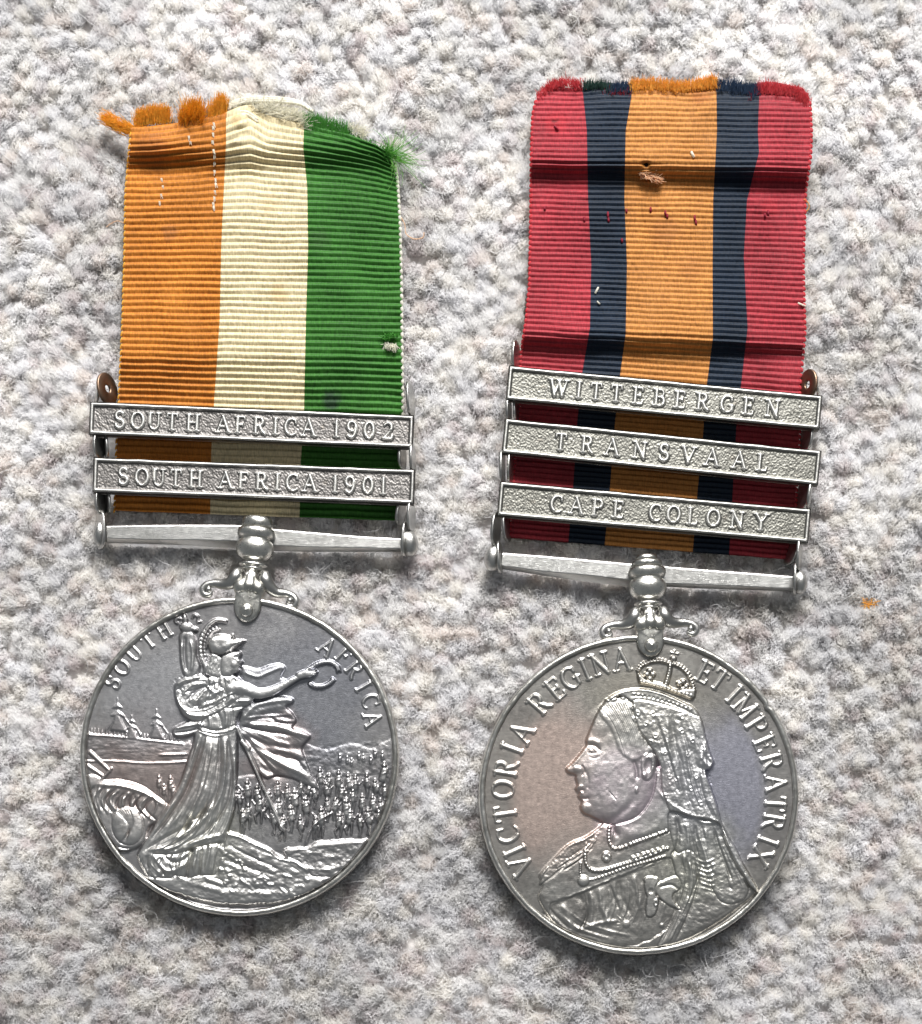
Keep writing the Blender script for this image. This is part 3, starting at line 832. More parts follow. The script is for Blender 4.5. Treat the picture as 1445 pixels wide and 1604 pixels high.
    # shield and lion-skin heap at left
    R.poly([(40, 870), (100, 850), (150, 872), (205, 870), (300, 893), (370, 940), (420, 985), (400, 1040), (340, 1080), (320, 1140), (265, 1178), (200, 1172), (140, 1130), (90, 1030), (50, 950)], 9, 9, 40, id=5)
    for i in range(13):
        t = i / 12
        x0 = 110 + 250 * t; y0 = 905 + 45 * t + 6 * math.sin(i * 2.3)
        R.line([(x0, y0), (x0 - 34 + 8 * math.sin(i), y0 + 46), (x0 - 20 + 30 * t, y0 + 98)], 5, (5 if i % 2 else -5))
    R.line([(130, 900), (220, 905), (320, 935), (400, 985)], 8, 6)
    R.streams([(110, 900), (100, 960), (120, 1030)], [(380, 960), (370, 1000), (330, 1060)], 15, 4.5, 5, 310)
    R.poly([(175, 1040), (205, 1000), (250, 988), (295, 1010), (318, 1060), (310, 1120), (270, 1158), (215, 1150), (180, 1105)], 13, 16, 50, id=5)
    for i in range(6):
        R.line([(250 - 10 * i, 995 + 3 * i), (262 - 4 * i + 8, 1070), (240 + 6 * i - 30, 1150)], 3.5, -3)
    R.poly([(150, 1125), (180, 1150), (240, 1168), (285, 1160), (240, 1185), (180, 1172)], 14, 6, 10, id=5)
    for (a, b) in (((48, 800), (140, 860)), ((90, 762), (172, 842)), ((50, 850), (130, 905)), ((110, 905), (178, 830))):
        R.caps([a, b], [11, 9], 6, 0.9, 5, smooth=False)
    # small group behind the skirt
    for (x, y, s) in ((380, 865, .75), (428, 868, .85), (400, 900, .7), (440, 905, .7)): soldier(R, x, y, s, 0, 0, 6)
    # flag, far part behind the arm
    R.poly([(735, 395), (800, 405), (850, 388), (895, 382), (922, 402), (905, 440), (960, 470), (820, 500), (740, 470)], 5, 6, 22, id=6)
    R.line([(745, 420), (800, 440), (840, 425), (900, 400)], 7, 4)
    flag = [(740, 565), (820, 540), (880, 520), (950, 528), (952, 552), (925, 565), (950, 590), (968, 625), (952, 655), (990, 668), (1028, 690), (1005, 722), (992, 745), (1012, 800), (1035, 855), (1065, 918), (1010, 905), (950, 875), (885, 862), (830, 872), (770, 800), (716, 690)]
    R.poly(flag, 9, 8, 30, id=6)
    for (a, b, c, w, am) in (((735, 620), (800, 560), (940, 535), 11, 7), ((740, 660), (850, 600), (960, 625), 13, -5), ((760, 640), (880, 650), (1015, 690), 14, 9), ((745, 690), (860, 730), (1000, 745), 15, -6),
                             ((760, 700), (870, 790), (1010, 860), 13, 8), ((740, 720), (810, 820), (900, 862), 13, -6), ((725, 690), (770, 760), (830, 860), 9, 6), ((850, 610), (900, 640), (950, 650), 8, -5), ((880, 760), (950, 780), (1010, 850), 9, -5)):
        R.line([a, b, c], w, am)
    R.streams([(735, 600), (830, 560), (940, 535)], [(735, 700), (850, 790), (1010, 850)], 7, 9, 4.5, 304)
    R.streams([(735, 690), (800, 790), (850, 860)], [(735, 640), (880, 700), (1000, 740)], 5, 7, 4, 305)
    R.texture(flag, 3, 30, 12, 33, 0.6)
    # staff
    R.caps([(712, 655), (905, 1085)], [9, 10], 17, 0.9, 7, smooth=False)
    R.caps([(735, 715), (760, 745)], [12, 13], 18, 0.8, 7, smooth=False)
    R.caps([(900, 1078), (912, 1092)], [12, 9], 18, 0.9, 7, smooth=False)
    # --- the robed woman
    skirt = [(540, 660), (625, 682), (708, 655), (718, 740), (714, 900), (706, 1000), (676, 1100), (660, 1160), (640, 1240), (622, 1285), (560, 1290), (500, 1300), (450, 1290), (430, 1302), (372, 1300), (330, 1290), (296, 1240), (285, 1190), (325, 1128), (368, 1048), (420, 968), (462, 895), (496, 800), (524, 720)]
    R.poly(skirt, 13, 17, 70, id=1)
    for (pts, w, am) in (
        ([(560, 690), (520, 800), (470, 930), (390, 1060), (310, 1160)], 8, 6), ([(575, 700), (540, 810), (495, 930), (430, 1030), (350, 1120)], 9, -8),
        ([(600, 690), (590, 800), (560, 930), (520, 1010)], 26, 7), ([(640, 700), (640, 850), (610, 960), (520, 1060), (400, 1130), (320, 1180)], 9, -9),
        ([(660, 700), (665, 840), (640, 960), (560, 1060), (440, 1140), (330, 1200)], 9, 8), ([(680, 720), (690, 870), (670, 980), (600, 1080), (500, 1150), (400, 1190)], 7, -8),
        ([(700, 740), (704, 900), (680, 1040), (640, 1130)], 7, 7), ([(520, 1050), (560, 1030), (590, 1010)], 8, -7), ([(500, 1040), (540, 1000), (580, 900)], 12, 8),
        ([(340, 1175), (430, 1170), (540, 1140), (650, 1110)], 8, 8), ([(350, 1192), (450, 1195), (560, 1160), (650, 1145)], 7, -9),
        ([(400, 1200), (440, 1230), (490, 1215), (525, 1170)], 7, -7), ([(360, 1200), (400, 1260), (450, 1262), (500, 1230)], 8, 7), ([(330, 1200), (330, 1240), (350, 1280)], 8, -7),
        ([(520, 1170), (505, 1240), (495, 1298)], 7, -11), ([(545, 1165), (535, 1230), (520, 1296)], 6, 8), ([(562, 1165), (556, 1240), (548, 1290)], 5, -9), ([(600, 1150), (590, 1220), (570, 1285)], 8, 7),
        ([(640, 1140), (622, 1210), (608, 1280)], 6, -7), ([(480, 1200), (470, 1260), (460, 1295)], 6, 6), ([(540, 720), (500, 860), (440, 985)], 5, -6), ([(560, 900), (480, 1020), (400, 1090)], 11, 6),
        ([(610, 980), (520, 1090), (430, 1130)], 8, 6)):
        R.line(pts, w, am)
    R.streams([(552, 690), (520, 790), (470, 920), (390, 1050), (310, 1160)], [(704, 690), (710, 800), (704, 930), (680, 1050), (640, 1130)], 24, 4.6, 4.6, 301)
    R.streams([(320, 1195), (300, 1240), (340, 1285)], [(650, 1140), (630, 1210), (612, 1282)], 20, 4.4, 4.2, 302)
    R.streams([(300, 1180), (400, 1150), (480, 1090), (540, 1000)], [(420, 1195), (520, 1170), (600, 1110), (650, 1000)], 14, 4.5, 5, 303)
    R.texture(skirt, 3, 60, 9, 41, -1.15)
    # feet and hem
    R.caps([(585, 1300), (630, 1316), (652, 1328)], [12, 14, 9], 18, 0.9, 1)
    R.caps([(345, 1262), (362, 1290)], [13, 11], 16, 0.9, 1)
    R.caps([(640, 1170), (670, 1195), (690, 1200)], [14, 14, 9], 14, 0.7, 4)
    # cloak hanging behind the hip
    R.poly([(470, 640), (540, 615), (575, 620), (560, 660), (520, 690), (470, 700), (440, 690), (440, 660)], 12, 7, 16, id=1)
    R.line([(450, 660), (500, 650), (560, 640)], 5, 6); R.line([(450, 680), (510, 672), (550, 660)], 4, -6)
    # torso
    R.poly([(570, 470), (620, 420), (680, 420), (735, 450), (790, 500), (785, 550), (742, 580), (716, 615), (708, 668), (625, 690), (548, 668), (560, 620), (545, 560)], 18, 16, 50, id=1)
    R.line([(548, 668), (625, 690), (706, 664)], 7, 8); R.line([(552, 650), (625, 670), (706, 646)], 4, -7); R.line([(548, 640), (570, 652)], 12, 10)
    for (pts, w, am) in (([(600, 560), (640, 610), (650, 660)], 7, -6), ([(660, 560), (672, 610), (668, 655)], 7, 6), ([(690, 560), (695, 600), (690, 650)], 5, -5), ([(580, 580), (600, 630), (600, 665)], 6, 5),
                         ([(640, 560), (700, 545), (770, 545)], 6, 7), ([(650, 580), (710, 572), (750, 565)], 5, -6)):
        R.line(pts, w, am)
    # cape over the left shoulder, sweeping to the breast
    R.poly([(446, 480), (480, 440), (540, 428), (590, 440), (600, 490), (560, 560), (540, 600), (512, 612), (476, 585), (452, 545)], 14, 9, 50, id=1)
    R.poly([(452, 505), (490, 560), (540, 575), (600, 558), (680, 520), (740, 500), (748, 520), (700, 560), (620, 606), (556, 632), (512, 626), (472, 590)], 22, 13, 30, id=1)
    for (pts, w, am) in (([(455, 475), (500, 455), (560, 445)], 6, 7), ([(460, 500), (500, 470), (550, 455)], 4, -7), ([(480, 520), (520, 480), (570, 470)], 6, 6), ([(500, 545), (540, 500), (575, 480)], 5, -7),
                         ([(530, 560), (570, 510), (600, 480)], 6, 6), ([(462, 520), (485, 570), (520, 605)], 12, 7), ([(500, 590), (580, 590), (660, 550)], 6, -7), ([(510, 606), (590, 606), (680, 560)], 6, 6),
                         ([(560, 560), (640, 545), (720, 505)], 8, 5), ([(600, 440), (590, 480), (620, 510)], 7, 6), ([(625, 430), (640, 480), (670, 500)], 6, -6)):
        R.line(pts, w, am)
    R.streams([(460, 480), (520, 450), (590, 440)], [(500, 600), (600, 590), (720, 520)], 9, 5, 4, 306)
    R.streams([(610, 430), (600, 500), (560, 560)], [(720, 450), (740, 500), (740, 560)], 12, 4, 4, 307)
    R.texture([(450, 440), (700, 430), (760, 520), (560, 630), (460, 560)], 4, 16, 8, 44, 0.8)
    # tall bundle behind (raised sceptre arm and crowned top)
    R.poly([(470, 262), (500, 240), (535, 255), (545, 300), (545, 350), (560, 400), (540, 440), (500, 450), (478, 410), (470, 340)], 8, 10, 26, id=1)
    for (pts, w, am) in (([(495, 270), (492, 340), (500, 420)], 7, -6), ([(520, 290), (528, 350), (522, 420)], 6, 6), ([(482, 300), (482, 370), (498, 430)], 5, 6)): R.line(pts, w, am)
    R.blob(500, 232, 30, 22, 14, 0.3, 1, 'max', 8); R.blob(535, 240, 16, 11, 12, 0.2, 1, 'max', 8)
    R.caps([(496, 214), (494, 190), (488, 166)], [10, 11, 4], 6, 1, 1); R.caps([(462, 214), (452, 205), (462, 192), (476, 196)], [5, 6, 6, 4], 6, 1, 1)
    R.caps([(525, 190), (536, 178), (550, 186), (548, 204)], [5, 6, 6, 5], 6, 1, 1); R.caps([(548, 208), (562, 206)], [6, 4], 6, 1, 1)
    # hair, neck, face
    R.poly([(596, 352), (620, 330), (660, 370), (668, 420), (640, 450), (600, 440), (575, 420)], 18, 10, 22, id=1)
    R.texture([(575, 340), (660, 350), (670, 440), (590, 450)], 6, 7, 18, 46, 0.3)
    R.poly([(648, 352), (700, 330), (730, 332), (736, 348), (730, 362), (742, 378), (732, 386), (736, 398), (728, 404), (728, 420), (706, 430), (690, 445), (650, 440), (640, 400)], 20, 14, 26, id=1)
    R.blob(712, 358, 9, 5, -7); R.blob(704, 390, 16, 16, 4); R.line([(724, 400), (736, 399)], 2.5, -4); R.line([(690, 425), (715, 428)], 6, -5)
    # helmet with peak and crest
    R.poly([(592, 300), (604, 272), (636, 260), (680, 264), (706, 280), (752, 284), (740, 300), (708, 322), (690, 338), (650, 352), (612, 345), (596, 325)], 24, 22, 36, id=1)
    R.line([(612, 340), (660, 345), (706, 316)], 4, -7); R.caps([(690, 285), (696, 262), (702, 280)], [5, 3, 5], 30, 1, 1)
    R.caps([(668, 204), (630, 200), (596, 222), (570, 262), (560, 310), (566, 360), (580, 400), (572, 430)], [7, 9, 10, 11, 11, 10, 9, 4], 11, 1.0, 1)
    R.caps([(640, 240), (612, 250), (590, 285), (584, 320)], [4, 5, 6, 4], 12, 1.0, 1)
    for i in range(14):
        t = i / 13; a = math.radians(250 - 130 * t)
        x, y = 660 + 98 * math.cos(a) * 1.0, 310 - 98 * math.sin(a) * -1.0 if False else 310 + 98 * math.sin(a)
        R.line([(660 + 86 * math.cos(a), 310 + 86 * math.sin(a)), (660 + 106 * math.cos(a), 310 + 106 * math.sin(a))], 2.2, -4, smooth=False)
    # outstretched arm, hand
    R.caps([(690, 492), (740, 492), (800, 512), (850, 506), (900, 484), (950, 456), (985, 438)], [30, 31, 25, 22, 18, 15, 12.5], 18, 0.75, 1)
    R.caps([(980, 436), (1008, 428), (1030, 430)], [17, 19, 12], 20, 0.6, 1)
    for (dy, l) in ((-12, 1050), (-5, 1056), (3, 1052), (10, 1042)): R.caps([(1012, 430 + dy), (l - 12, 428 + dy * .9), (l, 424 + dy)], [5.5, 5, 3.4], 22, 0.9, 1)
    R.caps([(1000, 420), (1020, 404), (1036, 400)], [6, 5, 3], 22, 0.9, 1)
    # wreath
    up = [(1016, 412), (1046, 390), (1080, 378), (1114, 378), (1140, 396), (1146, 414)]
    lo = [(1020, 466), (1046, 480), (1078, 480), (1106, 468), (1124, 450)]
    for path in (up, lo):
        R.caps(path, [4, 7, 8, 8, 7, 4][:len(path)], 8, 0.8, 8)
        c = catmull(path, 6)
        for i in range(0, len(c) - 1):
            for s in (-1, 1):
                t = c[min(i + 1, len(c) - 1)] - c[i]; t /= np.linalg.norm(t) + 1e-9; nr = np.array([-t[1], t[0]]) * s
                a = c[i] + nr * 3; b = c[i] + nr * 9 + t * 8
                R.caps([tuple(a), tuple(b)], [3.6, 1.8], 10 + (i % 2) * 2, 0.9, 8, smooth=False)
    # exergue edge
    R.line([(380, 1345), (520, 1398), (700, 1424), (900, 1412), (1010, 1370)], 10, -7)
    # lettering
    put_arc(R, sc, (722, 780), [('S', 177.6, 1070), ('O', 192.5, 1047), ('U', 211, 1024.5), ('T', 233, 1005), ('H', 258, 989)], (375, 1186), 24.5, 2, z=7)
    put_arc(R, sc, (722, 780), [('A', 513, 1015), ('F', 539, 1027.5), ('R', 556, 1049.5), ('I', 569.5, 1076), ('C', 580.5, 1099), ('A', 583.5, 1127)], (375, 1186), 26, 2, z=5)
    return R, sc

def put_arc(R, sc, cz, letters, c, cap_px, id, z=6, lvl=None):
    """letters placed on a circle, tops outwards; positions are photo px of letter centres"""
    cap = cap_px / sc
    for (ch, x, y) in letters:
        dx, dy = (x - c[0]) / sc, (y - c[1]) / sc
        rm = math.hypot(dx, dy); th = math.atan2(dx, -dy)     # clockwise from the top
        def tf(gx, gy, rm=rm, th=th):
            r = rm + (gy - 0.5) * cap; a = th + gx * cap / rm
            return (cz[0] + r * math.sin(a), cz[1] - r * math.cos(a))
        glyph(R, ch, tf, cap, id, th=0.10, tn=0.064, lvl=z * 0.75, k=0.6)

def relief_portrait(X, Y):
    """veiled and crowned bust in profile facing left"""
    sc = 0.3737
    R = Relief(X / sc + 722.5, Y / sc + 765)
    # shoulders / dress
    dress = [(585, 872), (545, 905), (500, 935), (440, 960), (395, 1000), (350, 1052), (305, 1098), (318, 1140), (300, 1190), (335, 1260), (390, 1330), (450, 1372), (560, 1402), (700, 1412), (820, 1404), (930, 1370), (1040, 1310), (1140, 1240), (1222, 1168), (1180, 1090), (1130, 1010), (1080, 920), (1030, 850), (850, 820), (700, 850), (640, 870)]
    R.poly(dress, 8, 12, 70, id=1)
    R.texture(dress, 4, 40, 26, 61)
    # lace collar and gown edges
    R.poly([(575, 885), (545, 925), (530, 990), (470, 1010), (420, 1060), (350, 1120), (305, 1140), (330, 1085), (390, 1010), (440, 965), (510, 932)], 11, 6, 16, id=1)
    R.texture([(560, 900), (520, 990), (400, 1070), (310, 1135), (400, 1000)], 5, 9, 9, 63)
    R.line([(575, 890), (500, 945), (430, 975), (370, 1030), (310, 1095)], 6, 6)
    gown = [(345, 1225), (420, 1190), (520, 1152), (640, 1100), (740, 1060), (850, 1020), (900, 1100), (880, 1250), (840, 1330), (700, 1400), (520, 1390), (400, 1330)]
    R.poly(gown, 11, 5, 60, id=1, rough=5, rs=22)
    for (a, b, c, w, am) in (((470, 1180), (500, 1250), (480, 1340), 12, -5), ((560, 1150), (570, 1230), (600, 1300), 10, 5), ((640, 1120), (650, 1190), (690, 1260), 10, -5), ((700, 1100), (720, 1180), (735, 1250), 9, 5),
                             ((520, 1165), (530, 1230), (520, 1330), 8, 5), ((600, 1140), (625, 1200), (640, 1240), 7, -5), ((400, 1220), (430, 1280), (440, 1340), 12, 5), ((460, 1330), (560, 1300), (640, 1290), 8, 5)):
        R.line([a, b, c], w, am)
    R.texture(gown, 5, 22, 30, 65)
    R.streams([(470, 1185), (480, 1270), (450, 1340)], [(840, 1040), (850, 1150), (800, 1330)], 22, 5, 2.4, 320, 6)
    R.streams([(330, 1240), (420, 1330), (560, 1380)], [(420, 1230), (520, 1300), (700, 1350)], 10, 6, 2, 321, 8)
    R.line([(345, 1226), (470, 1175), (640, 1106), (850, 1026)], 5, 3)
    # sash, bow and orders
    sash = [(860, 1000), (960, 960), (1000, 1000), (985, 1080), (950, 1180), (900, 1290), (860, 1380), (800, 1400), (850, 1300), (890, 1180), (870, 1080)]
    R.poly(sash, 16, 8, 26, id=1)
    for d in (0, 28, 52): R.line([(900 + d, 1030), (920 + d, 1130), (880 + d, 1260), (830 + d, 1370)], 5, -6 if d != 28 else 6)
    R.poly([(745, 1105), (790, 1100), (812, 1120), (800, 1175), (812, 1200), (800, 1260), (770, 1280), (748, 1260), (752, 1190), (742, 1150)], 22, 7, 14, id=1, rough=3, rs=10)
    R.poly([(800, 1130), (880, 1100), (905, 1150), (870, 1190), (905, 1250), (840, 1225), (808, 1200), (790, 1165)], 21, 6, 16, id=1, rough=3, rs=12)
    R.blob(775, 1165, 14, 14, -5); R.blob(795, 1215, 12, 20, 7); R.blob(795, 1215, 6, 11, -8); R.line([(810, 1150), (860, 1140), (890, 1160)], 5, -5)
    for (sx, sy, sr) in ((672, 1305, 62), (820, 1310, 40)):
        for i in range(16):
            a = i * math.pi / 8
            l = sr * (1.0 if i % 2 == 0 else 0.68)
            R.caps([(sx, sy), (sx + l * math.cos(a), sy + l * math.sin(a) * 0.95)], [sr * .17, sr * .06], 13, 0.35, 1, smooth=False)
        R.blob(sx, sy, sr * .3, sr * .3, 6)
    # neck
    R.poly([(560, 860), (600, 870), (618, 905), (612, 950), (612, 985), (650, 990), (760, 950), (860, 915), (870, 820), (860, 700), (780, 640), (640, 700)], 14, 17, 60, id=1)
    # face
    face = [(600, 358), (570, 385), (546, 420), (530, 455), (515, 490), (505, 515), (498, 538), (500, 552), (484, 578), (462, 604), (442, 628), (422, 644), (415, 656), (420, 668), (432, 675), (448, 678), (456, 684), (454, 694), (460, 708), (462, 722), (455, 736), (460, 748), (473, 754), (466, 766), (474, 780), (482, 790), (476, 808), (480, 828), (494, 844), (520, 854), (548, 868), (590, 888), (640, 890), (720, 860), (780, 780), (800, 680), (800, 560), (760, 430), (690, 360)]
    facec = catmull(face, 3, True)
    R.poly(facec, 17, 18, 110, smooth=False, id=1)
    # modelling of the face
    R.blob(600, 700, 150, 150, 6); R.blob(560, 455, 60, 70, 5); R.blob(640, 820, 110, 60, 4)
    R.line([(508, 540), (530, 536), (560, 550)], 9, 4); R.line([(512, 556), (540, 560), (560, 580)], 7, -6)
    R.blob(522, 578, 10, 8, 3); R.line([(510, 570), (526, 566), (546, 580)], 3, 2); R.line([(512, 588), (528, 590), (544, 587)], 2.6, -4); R.line([(514, 604), (536, 612), (560, 600)], 4, -2)
    R.blob(466, 656, 22, 16, 6, 0.3); R.blob(456, 671, 9, 5, -5, 0.4); R.line([(484, 640), (494, 662), (486, 684)], 4, -6)
    R.line([(498, 660), (510, 700), (508, 740)], 7, -4); R.line([(500, 570), (470, 610), (440, 640)], 9, 4)
    R.blob(476, 728, 18, 9, 5, -0.2); R.line([(462, 740), (478, 744), (494, 742)], 3.2, -5); R.blob(478, 756, 17, 9, 5, 0.1); R.line([(482, 776), (498, 780), (514, 776)], 6, -7)
    R.blob(505, 818, 26, 22, 6); R.line([(548, 868), (600, 872), (660, 830), (700, 790)], 15, -6); R.line([(545, 762), (560, 790), (556, 820)], 10, -2)
    R.line([(560, 868), (610, 900), (640, 940)], 12, -5)
    R.line([(640, 900), (720, 930), (800, 900)], 16, 3)
    R.line([(596, 748), (628, 786)], 2.2, -3.5, smooth=False)
    # hair swept back over the temple
    hair = [(610, 350), (575, 368), (548, 400), (560, 440), (592, 480), (612, 520), (628, 565), (655, 605), (700, 628), (745, 610), (775, 590), (800, 560), (780, 480), (740, 400), (690, 350)]
    R.poly(hair, 0, 5, 14, id=1, add=True)
    for i in range(27):
        t = i / 26
        x0 = 556 + 120 * t; y0 = 398 - 34 * t
        x3 = 668 + 80 * t; y3 = 614 - 30 * t ** 1.5
        mx = (x0 + x3) / 2 + 18 - 6 * t; my = (y0 + y3) / 2 - 22 + 10 * t
        R.line([(x0, y0), (mx - 24, my - 30), (mx + 10, my + 44), (x3, y3)], 3.0 + (i % 3) * 0.6, (3.0 if i % 2 else -3.0))
    R.blob(612, 362, 22, 14, 12, -0.2); R.blob(655, 352, 22, 15, 13, 0.1); R.blob(590, 368, 12, 10, 10, -0.2)
    # veil hanging behind
    veil = [(690, 340), (720, 330), (800, 345), (900, 372), (955, 400), (985, 450), (1003, 520), (1020, 580), (1035, 630), (1018, 662), (1005, 668), (1025, 730), (1050, 800), (1068, 870), (1095, 935), (1130, 985), (1160, 1050), (1222, 1158), (1205, 1168), (1150, 1110), (1090, 1040), (1050, 960), (1000, 910), (930, 890), (860, 850), (830, 790), (812, 740), (806, 650), (790, 600), (762, 560), (720, 500), (700, 450), (690, 400)]
    R.poly(veil, 46, 9, 60, id=1)
    # falling lace tails
    R.poly([(850, 830), (940, 850), (1060, 880), (1090, 960), (1130, 1050), (1190, 1150), (1150, 1215), (1060, 1210), (990, 1080), (940, 1000), (880, 1010), (850, 930)], 18, 8, 30, id=1)
    for (pts, w, am) in (([(880, 860), (890, 940), (870, 1020)], 9, -8), ([(920, 880), (930, 960), (915, 1040)], 10, 7), ([(960, 890), (965, 980), (1000, 1080)], 9, -8), ([(1000, 900), (1010, 1000), (1050, 1100)], 9, 7),
                         ([(1040, 910), (1060, 1000), (1110, 1110)], 8, -7), ([(1080, 930), (1110, 1030), (1170, 1130)], 8, 7), ([(1068, 880), (1100, 945), (1150, 1040), (1218, 1155)], 7, 7), ([(1050, 900), (1085, 970), (1130, 1060), (1190, 1160)], 5, -7)):
        R.line(pts, w, am)
    for i in range(7):
        R.line([(960 + i * 4, 1030 + i * 20), (1000 + i * 5, 1045 + i * 20), (1040, 1030 + i * 22)], 4, 3.5)
    R.texture([(850, 830), (1070, 880), (1200, 1150), (1060, 1210), (900, 1020)], 5, 17, 11, 70)
    R.streams([(870, 850), (890, 950), (900, 1060), (900, 1200)], [(1070, 890), (1110, 980), (1160, 1080), (1200, 1150)], 30, 5, 3, 323, 6)
    R.streams([(560, 900), (520, 960), (420, 1030)], [(540, 960), (480, 1030), (330, 1130)], 12, 4, 4, 324, 5)
    R.texture([(900, 1060), (1150, 1180), (1040, 1290), (900, 1350)], 6, 22, 14, 74, 0.4)
    lacep = [(700, 400), (860, 400), (960, 450), (1010, 560), (1025, 640), (1040, 800), (1070, 880), (1000, 880), (860, 830), (810, 720), (740, 560)]
    R.texture(lacep, 4.5, 24, 15, 71, 0.5)
    R.texture(lacep, 4, 10, 7, 73)
    R.streams([(720, 400), (770, 540), (830, 700), (900, 830)], [(960, 430), (1010, 570), (1020, 720), (1060, 870)], 26, 5.5, 3, 322, 7)
    for (pts, w, am) in (([(860, 430), (870, 560), (900, 640), (920, 760), (960, 860)], 13, -9), ([(840, 440), (845, 560), (880, 660), (900, 780)], 10, 6), ([(940, 560), (960, 640), (1005, 660)], 10, -8),
                         ([(1000, 575), (985, 610), (1010, 650)], 9, 9), ([(1018, 610), (1028, 630), (1016, 655)], 9, 10), ([(990, 680), (1010, 760), (1050, 860)], 7, 6), ([(975, 690), (990, 770), (1030, 860)], 6, -6),
                         ([(800, 740), (840, 790), (900, 830), (1000, 880), (1060, 870)], 7, 5)):
        R.line(pts, w, am)
    for (lx, ly) in ((750, 470), (790, 520), (770, 545), (830, 590), (900, 500), (945, 540), (925, 600), (880, 700), (940, 740), (980, 800), (830, 770), (780, 430), (900, 440), (850, 690), (990, 570), (960, 690)):
        R.blob(lx, ly, 15, 12, 5, random.uniform(0, 3)); R.blob(lx, ly, 7, 6, -6)
    # ear, earring
    R.poly([(728, 620), (745, 592), (772, 588), (792, 605), (794, 645), (782, 685), (764, 706), (742, 702), (730, 670)], 0, 8, 10, id=1, add=True)
    R.blob(762, 640, 20, 34, -11, 0.15); R.line([(748, 612), (768, 606), (780, 630), (774, 668)], 4, 5)
    R.blob(744, 684, 12, 14, 10, 0, 1); R.caps([(716, 650), (712, 700), (716, 730)], [4, 4, 3], 30, 1, 1); R.blob(713, 745, 9, 17, 10, 0, 1)
    R.line([(700, 620), (712, 660), (714, 700)], 8, -8)
    # cap edge, circlet
    R.poly([(590, 360), (640, 330), (720, 318), (800, 330), (880, 362), (950, 402), (975, 440), (955, 440), (880, 412), (800, 388), (720, 372), (690, 382), (668, 366), (640, 356), (605, 374)], 36, 7, 14, id=1)
    R.line([(640, 336), (720, 326), (800, 340), (890, 376), (955, 412)], 3.5, 5); R.line([(690, 352), (760, 356), (850, 382), (950, 428)], 4, -5)
    for i in range(14):
        t = i / 13; R.blob(700 + 235 * t, 345 + 66 * t + 8 * math.sin(t * 3) * -1, 8, 6, 5)
    for (lx, ly) in ((695, 400), (715, 425), (705, 450)): R.blob(lx, ly, 17, 12, 8, 0.8); R.blob(lx + 2, ly, 7, 5, -6, 0.8)
    # crown
    R.poly([(716, 252), (722, 298), (760, 306), (830, 326), (900, 352), (948, 366), (962, 330), (945, 318), (880, 322), (830, 300), (760, 282)], 22, 8, 12, id=1)
    R.caps([(718, 252), (735, 226), (770, 210), (810, 206), (845, 214)], [6, 6, 6, 6, 6], 12, 1, 1)
    R.caps([(862, 218), (895, 232), (925, 262), (942, 300), (950, 330)], [6, 6, 6, 6, 6], 12, 1, 1)
    R.caps([(852, 214), (850, 250), (838, 290), (832, 316)], [9, 10, 11, 10], 13, 1, 1)
    for k in range(12):
        t = k / 11
        c1 = catmull([(718, 252), (735, 226), (770, 210), (810, 206), (845, 214)], 3); c2 = catmull([(862, 218), (895, 232), (925, 262), (942, 300), (950, 330)], 3)
        a = c1[k]; b = c2[k]
        nv = np.array([0.0, -7.0])
        R.blob(a[0] - 2, a[1] - 7, 5, 5, 12, 0, 1, 'max', 8); R.blob(b[0] + 5, b[1] - 5, 5, 5, 12, 0, 1, 'max', 8)
    for (cx_, cy_) in ((755, 262), (780, 262), (767, 245), (768, 280), (890, 300), (918, 312), (906, 292), (904, 322), (925, 335), (735, 280)):
        R.blob(cx_, cy_, 12, 11, 12, 0, 1, 'max', 11)
    for k in range(9): R.blob(850 - k * 2.5, 226 + k * 11, 6, 5, 6)
    R.blob(866, 196, 13, 13, 14, 0, 1, 'max', 6)
    R.caps([(868, 182), (870, 164)], [4, 5], 4, 1, 1, smooth=False); R.caps([(856, 170), (886, 176)], [4, 4], 4, 1, 1, smooth=False)
    for k in range(16):
        t = k / 15; R.blob(728 + 225 * t, 292 + 62 * t, 6, 5, 6)
    # necklaces
    def beads(path, r, step, lvl):
        c = catmull(path, 12); L = 0; last = c[0]
        for p in c:
            if np.hypot(*(p - last)) >= step or L == 0:
                R.blob(p[0], p[1], r, r, r * 1.3, 0, 1, 'max', lvl); last = p; L = 1
    beads([(600, 900), (598, 950), (615, 985), (650, 985), (720, 958), (800, 930), (845, 912)], 7.5, 13, 26)
    beads([(502, 1000), (500, 1040), (520, 1075), (570, 1082), (640, 1060), (720, 1035), (790, 1010), (850, 985)], 7, 11, 25)
    beads([(480, 1050), (482, 1100), (520, 1118), (600, 1095), (690, 1062), (770, 1040), (840, 1018)], 5, 9, 24)
    beads([(700, 1028), (760, 1008), (840, 985)], 10, 18, 25)
    R.line([(506, 960), (496, 1010), (515, 1066), (570, 1076), (640, 1058)], 5, 5)
    R.blob(588, 1022, 21, 24, 14, 0, 1, 'max', 24); R.blob(492, 1122, 26, 24, 16, 0, 1, 'max', 22); R.blob(588, 1022, 9, 10, -5)
    for k in range(7): R.blob(588 + 17 * math.cos(k), 1022 + 19 * math.sin(k), 5, 5, 4)
    # bust truncation, exergue groove
    R.line([(330, 1265), (400, 1345), (470, 1385), (580, 1415), (720, 1425), (860, 1410), (1000, 1355), (1120, 1275), (1210, 1190)], 11, -7, taper=False)
    # lettering
    A = 'VICTORIA'; z = [(815, 1356), (806, 1333), (796, 1307), (791.5, 1275), (788, 1237), (793, 1203), (802, 1173), (817, 1148)]
    put_arc(R, sc, (722.5, 765), [(a, *p) for a, p in zip(A, z)], (1000, 1246), 33, 2, z=6)
    A = 'REGINA'; z = [(845, 1102), (870, 1080), (893, 1063.5), (916, 1050), (940, 1041), (973, 1035)]
